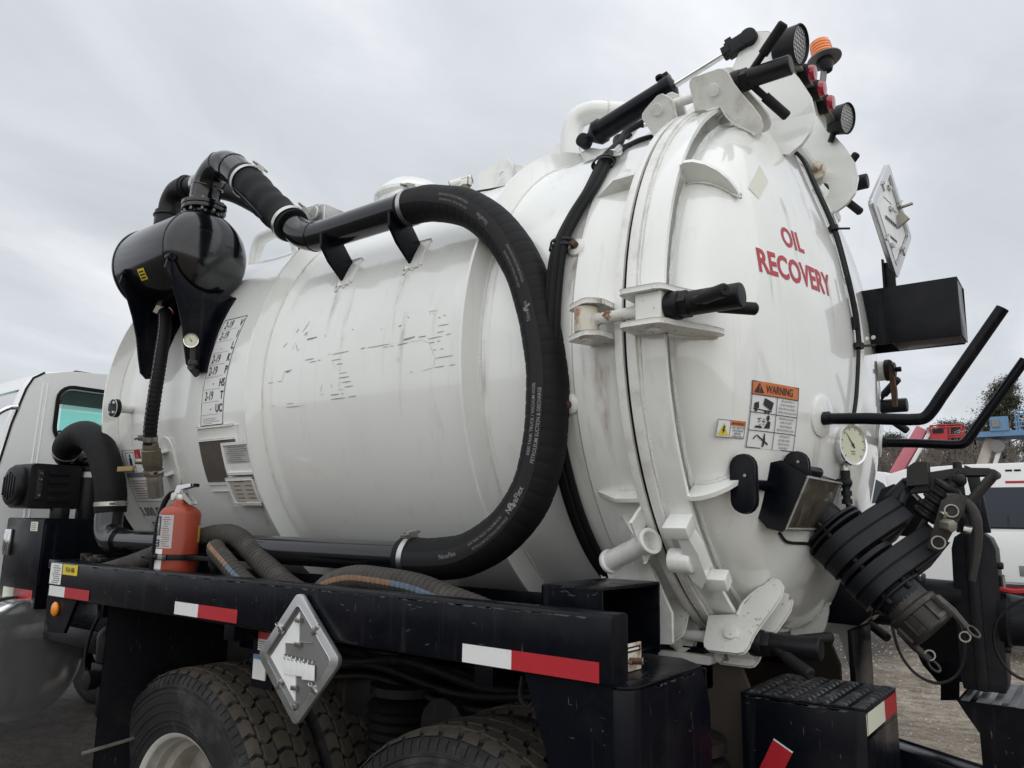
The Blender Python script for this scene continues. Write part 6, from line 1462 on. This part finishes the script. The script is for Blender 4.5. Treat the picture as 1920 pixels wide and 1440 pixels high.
p = MB('black_paint'); p.box(EC+Vector((-.09, -.06, 1.284)), EC+Vector((.09, .1, 1.287))); p.box(EC+Vector((-.07, .09, 1.287)), EC+Vector((.07, .1, 1.56))); p.build('extinguisher_bracket', T, bev=.001)

def ribbed(pts, r, name, label, stripe=None):
    P_ = resample(spline(pts, 12), .0025); n_ = len(P_)
    t_ = empty(name, P_[0], label, 'suction hose', 'ribbed hoses lying behind the rail')
    p = MB('hose_brown'); rad = []
    for i in range(n_):
        ph = (i*.0025 % .02)/.02; rad.append(r*(1-.10*(math.exp(-((ph-.5)/.13)**2))))
    p.tube(P_, rad, 20, up0=(0, -.6, .8)); p.build('hose_body', t_, ang=70, fixn=False)
    if stripe:
        F_ = tframes(P_, (0, -.6, .8)); p = MB('stripe_orange'); vv = []; w0, w1 = stripe
        for i in range(n_):
            t, a, b = F_[i]
            for k in range(4):
                w = R(w0+(w1-w0)*k/3); vv.append(P_[i]+(a*math.cos(w)+b*math.sin(w))*(rad[i]+.0014))
        k0 = int(n_*.2); k1 = int(n_*.55)
        for i in range(k0, n_-1):
            for k in range(3): p.add([vv[i*4+k], vv[i*4+k+1], vv[i*4+5+k], vv[i*4+4+k]], [(0, 1, 2, 3)], 'stripe_blue' if i > k1 else 'stripe_orange')
        p.build('colour_stripe', t_, fixn=True)
ribbed([(-2.75, -1.03, 1.335), (-2.56, -1.03, 1.36), (-2.36, -1.02, 1.40), (-2.14, -1.01, 1.455), (-1.95, -.98, 1.51), (-1.79, -.97, 1.54), (-1.64, -.98, 1.53), (-1.42, -1.01, 1.44), (-1.2, -1.04, 1.365), (-1.0, -1.04, 1.34), (-.8, -1.0, 1.33)], .04, 'suction_hose', 'grey brown ribbed hose humping up behind the red extinguisher', None)
ribbed([(-1.86, -.94, 1.40), (-1.78, -.97, 1.455), (-1.7, -1.03, 1.49), (-1.62, -1.08, 1.485), (-1.54, -1.095, 1.455), (-1.42, -1.10, 1.395), (-1.3, -1.10, 1.35), (-1.15, -1.08, 1.33)], .034, 'suction_hose', 'lower grey ribbed hose with an orange and blue stripe, dipping below the rail', (-12, 14))
ribbed([(-1.18, -1.06, 1.33), (-1.06, -1.07, 1.36), (-.97, -1.08, 1.408), (-.86, -1.085, 1.432), (-.75, -1.09, 1.432), (-.6, -1.09, 1.422), (-.47, -1.09, 1.395), (-.36, -1.09, 1.372), (-.25, -1.09, 1.34)], .038, 'suction_hose', 'grey brown ribbed hose arching low behind the rail above the diamond placard', (38, 62))
# ================================================================== background
# white service body with a dark window, number 1 on it
t = empty('service_truck', (1.3, 9.4, gz(1.3, 9.4)), 'white service truck body with a dark window numbered 1, beyond the rear valves', 'truck')
X0, X1, Y0 = -1.35, 2.6, 9.0
p = MB('truck_white'); p.prism([(X0+.2, .95), (X1, .95), (X1, 2.50), (X0+.9, 2.47), (X0+.25, 2.43), (X0, 2.35)], 0, 2.0, XZ(Y0)); p.build('body', t, bev=.03)
p = MB('dark_glass'); p.box((-.32, Y0-.012, 1.66), (1.2, Y0+.01, 2.165)); put_text(p, '1', lambda a, b: Vector((a, Y0-.016, b)), .17, 'ink', .8, .02, 'LEFT', 1, (.02, 1.69)); p.build('window', t)
p = MB('black_plastic'); p.box((-.34, Y0-.006, 1.64), (1.22, Y0-.001, 1.66)); p.build('window_seal', t)
p = MB('tape_red')
for x in (-.19, .06, .5): p = MB('tape_red'); p.box((x, Y0-.004, 2.215), (x+.13 if x < 0 else x+.22, Y0, 2.245)); p.build('reflective_tape', t)
p = MB('black_plastic')
for x in (.07, .165, .3): p = MB('black_plastic'); p.box((x, Y0-.004, 2.365), (x+.075, Y0, 2.39)); p.build('vent_slot', t)
p = MB('truck_white'); p.box((-.3, Y0-.02, .98), (1.3, Y0-.001, 1.6)); p.build('tailgate', t, bev=.01)
p = MB('grey_plate'); p.box((.12, Y0-.026, 1.06), (.34, Y0-.02, 1.19)); p.box((.22, Y0-.03, 1.155), (.3, Y0-.024, 1.17), 'ink'); p.build('number_plate', t, bev=.006)
p = MB('black_plastic'); p.box((-.4, Y0-.15, .78), (2.6, Y0+.3, .95)); p.build('bumper', t, bev=.02)
p = MB('lens_red'); p.box((-.2, Y0-.16, .86), (.25, Y0-.14, .93)); p.build('tail_lamp', t)
for x in (-.6, 2.0):
    for y in (.15, 1.6): p = MB('tyre'); p.cyl((x, Y0+y, .4), (x, Y0+y+.26, .4), .4, seg=28); p.build('wheel', t, bev=.03)
# second white truck, cab seen past the tank
t = empty('white_truck', (-2.6, 14.8, 0), 'white truck cab and hood showing between the tank and the black valve', 'truck')
p = MB('truck_white'); p.prism([(-3.6, .7), (-1.2, .7), (-1.2, 2.0), (-1.3, 2.42), (-1.65, 2.5), (-1.95, 2.55), (-2.3, 2.72), (-2.6, 2.76), (-3.6, 2.78)], 0, 2.0, XZ(13.9)); p.build('cab', t, bev=.05)
p = MB('dark_glass'); p.prism([(-3.3, 2.12), (-2.48, 2.12), (-2.2, 2.25), (-2.36, 2.5), (-2.55, 2.62), (-3.3, 2.65)], 0, .03, XZ(13.885)); p.build('window', t)
p = MB('black_plastic'); p.prism([(-1.85, 2.36), (-1.78, 2.44), (-1.72, 2.44), (-1.76, 2.3)], 0, .06, XZ(13.86)); p.tube([(-2.12, 13.88, 2.5), (-2.1, 13.86, 2.2), (-2.12, 13.88, 2.0)], .012, 6); p.build('mirror', t)
p = MB('grey_plate'); p.box((-2.2, 13.88, 1.6), (-1.25, 13.9, 2.0)); p.build('side_panel', t)
for x in (-1.9, -3.3): p = MB('tyre'); p.cyl((x, 13.85, .45), (x, 14.15, .45), .45, seg=24); p.build('wheel', t, bev=.03)
# red boom lift
t = empty('boom_lift', (-7.2, 31.5, 0), 'red boom lift, pink boom slanting up to a red basket', 'boom lift', 'boom lifts parked in front of the woods')
def beam(p, a, b, w, h, m=None):
    a = Vector(a); b = Vector(b); M = frame(a, b-a, (0, 0, 1)); p.box((-h/2, -w/2, 0), (h/2, w/2, (b-a).length), m, M)
p = MB('lift_red'); p.box((-8.6, 30.4, .9), (-5.8, 32.6, 1.7)); p.box((-8.2, 30.8, 1.7), (-6.8, 32.2, 2.4)); p.build('base', t, bev=.08)
for x in (-8.3, -6.1):
    for y in (30.3, 32.5): p = MB('tyre'); p.cyl((x, y, .5), (x, y+.35, .5), .5, seg=24); p.build('wheel', t, bev=.04)
p = MB('lift_pink'); beam(p, (-6.75, 31.4, 1.6), (-4.3, 31.4, 5.6), .34, .42); p.build('boom', t, bev=.03)
p = MB('grey_plate'); beam(p, (-6.3, 31.1, 1.5), (-3.95, 31.1, 5.5), .12, .14, 'alu_white'); p.cyl((-4.02, 30.95, 5.5), (-4.02, 31.5, 5.5), .1); p.build('boom_jib', t, bev=.02)
p = MB('lift_red')
bx0, bx1, by0, by1, bz0, bz1 = -3.95, -2.9, 30.9, 31.7, 4.76, 5.62
def pipe(a, b, r=.03, m=None): p.cyl(a, b, r, seg=8, m=m)
for z in (bz0+.05, bz0+.45, bz1):
    for a, b in (((bx0, by0, z), (bx1, by0, z)), ((bx1, by0, z), (bx1, by1, z)), ((bx1, by1, z), (bx0, by1, z)), ((bx0, by1, z), (bx0, by0, z))): pipe(a, b)
for x, y in ((bx0, by0), (bx1, by0), (bx1, by1), (bx0, by1), (-3.4, by0), (-3.4, by1)): pipe((x, y, bz0), (x, y, bz1))
p.box((bx0, by0, bz0), (bx1, by1, bz0+.1)); p.box((bx0+.02, by0-.05, bz0+.1), (bx0+.55, by0, bz1-.15)); p.box((bx0+.08, by0-.08, bz0+.55), (bx0+.45, by0-.02, bz1-.14), 'black_plastic')
p.box((bx0+.58, by0-.02, bz0+.0), (bx1, by0-.01, bz0+.17))
put_text(p, 'JLG', lambda a, b: Vector((a, by0-.03, b)), .17, 'ink_white', .8, .02, 'LEFT', 1.0, (-3.35, bz0+.025))
p.build('basket', t, fixn=False)
# blue lift
t = empty('boom_lift', (-2.6, 33, 0), 'blue lift platform carried on a pale rusty boom, behind the black hose hook', 'boom lift', 'boom lifts parked in front of the woods')
p = MB('lift_blue'); p.box((-3.9, 32, .8), (-1.3, 34, 1.7)); p.build('base', t, bev=.08)
for x in (-3.6, -1.6):
    for y in (31.9, 33.8): p = MB('tyre'); p.cyl((x, y, .45), (x, y+.3, .45), .45, seg=24); p.build('wheel', t, bev=.04)
p = MB('lift_rusty'); beam(p, (-3.5, 32.6, 1.5), (-2.1, 32.6, 5.2), .4, .36); p.build('boom', t, bev=.03)
p = MB('grey_plate'); beam(p, (-2.95, 32.4, 1.6), (-1.75, 32.4, 5.0), .16, .15, 'alu_white'); p.build('boom_jib', t, bev=.02)
p = MB('lift_blue'); p.box((-2.6, 31.9, 5.2), (-.2, 33.4, 5.40)); p.box((-2.05, 31.85, 5.40), (-1.45, 32.1, 5.95)); p.box((-1.98, 31.8, 5.55), (-1.72, 31.86, 5.85), 'grey_plate')
for x in (-1.2, -.25):
    for y in (31.95, 33.35): pipe((x, y, 5.2), (x, y, 6.15))
for z in (5.7, 6.15): pipe((-1.2, 31.95, z), (-.25, 31.95, z)); pipe((-.25, 31.95, z), (-.25, 33.35, z)); pipe((-1.2, 33.35, z), (-.25, 33.35, z))
p.cyl((-1.9, 32.2, 4.85), (-1.9, 33.0, 4.85), .25, m='grey_plate'); p.build('platform', t, fixn=False)

# woods: evergreens with trunks and needle clumps, bare trees, and the grey scrub behind as one mass
def pine(x, y, h, w, label, m, seed, low=.55):
    rg = random.Random(seed); t = empty('pine_tree', (x, y, 0), label, 'tree', 'evergreens along the edge of the yard')
    p = MB('bark'); p.tube(spline([(x, y, -.2), (x+rg.uniform(-.2, .2), y, h*.4), (x+rg.uniform(-.3, .3), y, h*.97)], 5), [h*.017*(1-.085*i) for i in range(11)], 8)
    cl = []
    nb = int(26+h)
    for k in range(nb):
        f = low+(1-low)*(k/nb)**.85; z = h*f; a = rg.uniform(0, 2*PI); L_ = w*(1.05-((f-low)/(1-low))**1.6*.85)*rg.uniform(.55, 1.1)
        e0 = Vector((x, y, z)); e1 = e0+Vector((math.cos(a)*L_, math.sin(a)*L_, rg.uniform(-.05, .35)*L_)); p.tube([e0, e0.lerp(e1, .5)+Vector((0, 0, .06*L_)), e1], [.05, .035, .012], 5, caps=False)
        for q in range(5): cl.append((e0.lerp(e1, rg.uniform(.45, 1.05))+Vector((rg.uniform(-.3, .3), rg.uniform(-.3, .3), rg.uniform(-.1, .3)))*w*.22, w*rg.uniform(.12, .26)))
    p.build('trunk', t, fixn=False)
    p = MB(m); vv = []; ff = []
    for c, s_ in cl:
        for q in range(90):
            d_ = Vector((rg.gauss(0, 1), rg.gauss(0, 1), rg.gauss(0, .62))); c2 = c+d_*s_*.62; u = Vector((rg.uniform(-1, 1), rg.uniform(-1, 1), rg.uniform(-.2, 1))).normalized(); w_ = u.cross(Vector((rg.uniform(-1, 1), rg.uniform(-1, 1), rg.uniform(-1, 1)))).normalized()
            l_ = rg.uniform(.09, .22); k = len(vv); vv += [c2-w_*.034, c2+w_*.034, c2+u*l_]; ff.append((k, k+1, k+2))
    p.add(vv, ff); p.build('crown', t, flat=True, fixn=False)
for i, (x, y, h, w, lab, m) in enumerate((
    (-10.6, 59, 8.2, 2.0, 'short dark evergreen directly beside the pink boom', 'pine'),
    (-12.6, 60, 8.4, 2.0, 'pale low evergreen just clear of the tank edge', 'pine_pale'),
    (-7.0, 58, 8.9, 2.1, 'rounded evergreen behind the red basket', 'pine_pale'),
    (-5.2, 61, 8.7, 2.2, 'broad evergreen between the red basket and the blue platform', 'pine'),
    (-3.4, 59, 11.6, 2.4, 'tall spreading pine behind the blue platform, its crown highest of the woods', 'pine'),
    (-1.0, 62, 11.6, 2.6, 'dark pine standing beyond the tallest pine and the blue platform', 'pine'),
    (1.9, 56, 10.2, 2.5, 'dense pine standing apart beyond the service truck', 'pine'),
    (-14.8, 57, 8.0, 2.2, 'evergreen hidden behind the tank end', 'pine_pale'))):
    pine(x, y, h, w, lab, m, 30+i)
def bare(p, rg, a, d, L_, r, dep):
    b = a+d*L_; p.tube([a, a.lerp(b, .5)+Vector((rg.uniform(-.05, .05), rg.uniform(-.05, .05), 0))*L_, b], [r, r*.8, r*.6], 4 if dep else 5, caps=False)
    if dep == 0: return
    for k in range(3 if dep > 1 else 4):
        n_ = (d+Vector((rg.uniform(-.7, .7), rg.uniform(-.7, .7), rg.uniform(-.05, .6)))).normalized(); bare(p, rg, a.lerp(b, rg.uniform(.45, 1)), n_, L_*rg.uniform(.5, .75), r*.55, dep-1)
for i, (x, y, h, lab) in enumerate(((-6.0, 58, 3.9, 'bare leafless tree reaching above the evergreens behind the blue platform'), (-8.2, 58, 3.3, 'bare grey tree between the pink boom and the evergreens'), (-4.4, 60, 3.9, 'thin bare tree standing beside the tallest pine'))):
    rg = random.Random(60+i); t = empty('bare_tree', (x, y, 0), lab, 'tree', 'leafless trees along the edge of the yard')
    p = MB('bare_twig'); bare(p, rg, Vector((x, y, 0)), Vector((0, 0, 1)), h, .11, 5); p.build('branches', t, fixn=False)
p = MB('bare_twig'); rg = random.Random(77)
for k in range(1900):
    y = rg.uniform(46, 57); x = rg.uniform(-34, 16); h = rg.uniform(5.0, 7.6); d = Vector((rg.uniform(-.12, .12), rg.uniform(-.1, .1), 1))
    a = Vector((x, y, -.1)); b = a+d*h; p.tube([a, a.lerp(b, .6), b], [.07, .045, .015], 3, caps=False)
    for q in range(9):
        c = a.lerp(b, rg.uniform(.1, .95)); e1 = c+Vector((rg.uniform(-1, 1), rg.uniform(-.6, .6), rg.uniform(.2, 1.2)))*rg.uniform(.5, 1.2); p.tube([c, e1], [.022, .008], 3, caps=False)
        for q2 in range(2):
            c2 = c.lerp(e1, rg.uniform(.3, .9)); p.tube([c2, c2+Vector((rg.uniform(-.6, .6), rg.uniform(-.4, .4), rg.uniform(.1, .7)))], [.014, .006], 3, caps=False)
tag(p.build('far_woods', fixn=False), kind='stuff')
p = MB('bare_twig'); v = []
for k in range(60):
    x = -60+2*k; v += [(x, 68+2*math.sin(k*.9), -.2), (x, 68+2*math.sin(k*.9), 6.2+.7*math.sin(k*1.7)+.5*math.sin(k*.61))]
p.add(v, [(2*k, 2*k+2, 2*k+3, 2*k+1) for k in range(59)])
n0 = len(p.v); p.v += [a+Vector((0, 6, -.4)) for a in p.v[:n0]]; p.f += [tuple(reversed([i+n0 for i in f])) for f in list(p.f)]+[(2*k+1, 2*k+3, 2*k+3+n0, 2*k+1+n0) for k in range(59)]; p.mi += [0]*(len(p.f)-len(p.mi))
tag(p.build('hill', fixn=False), kind='structure')
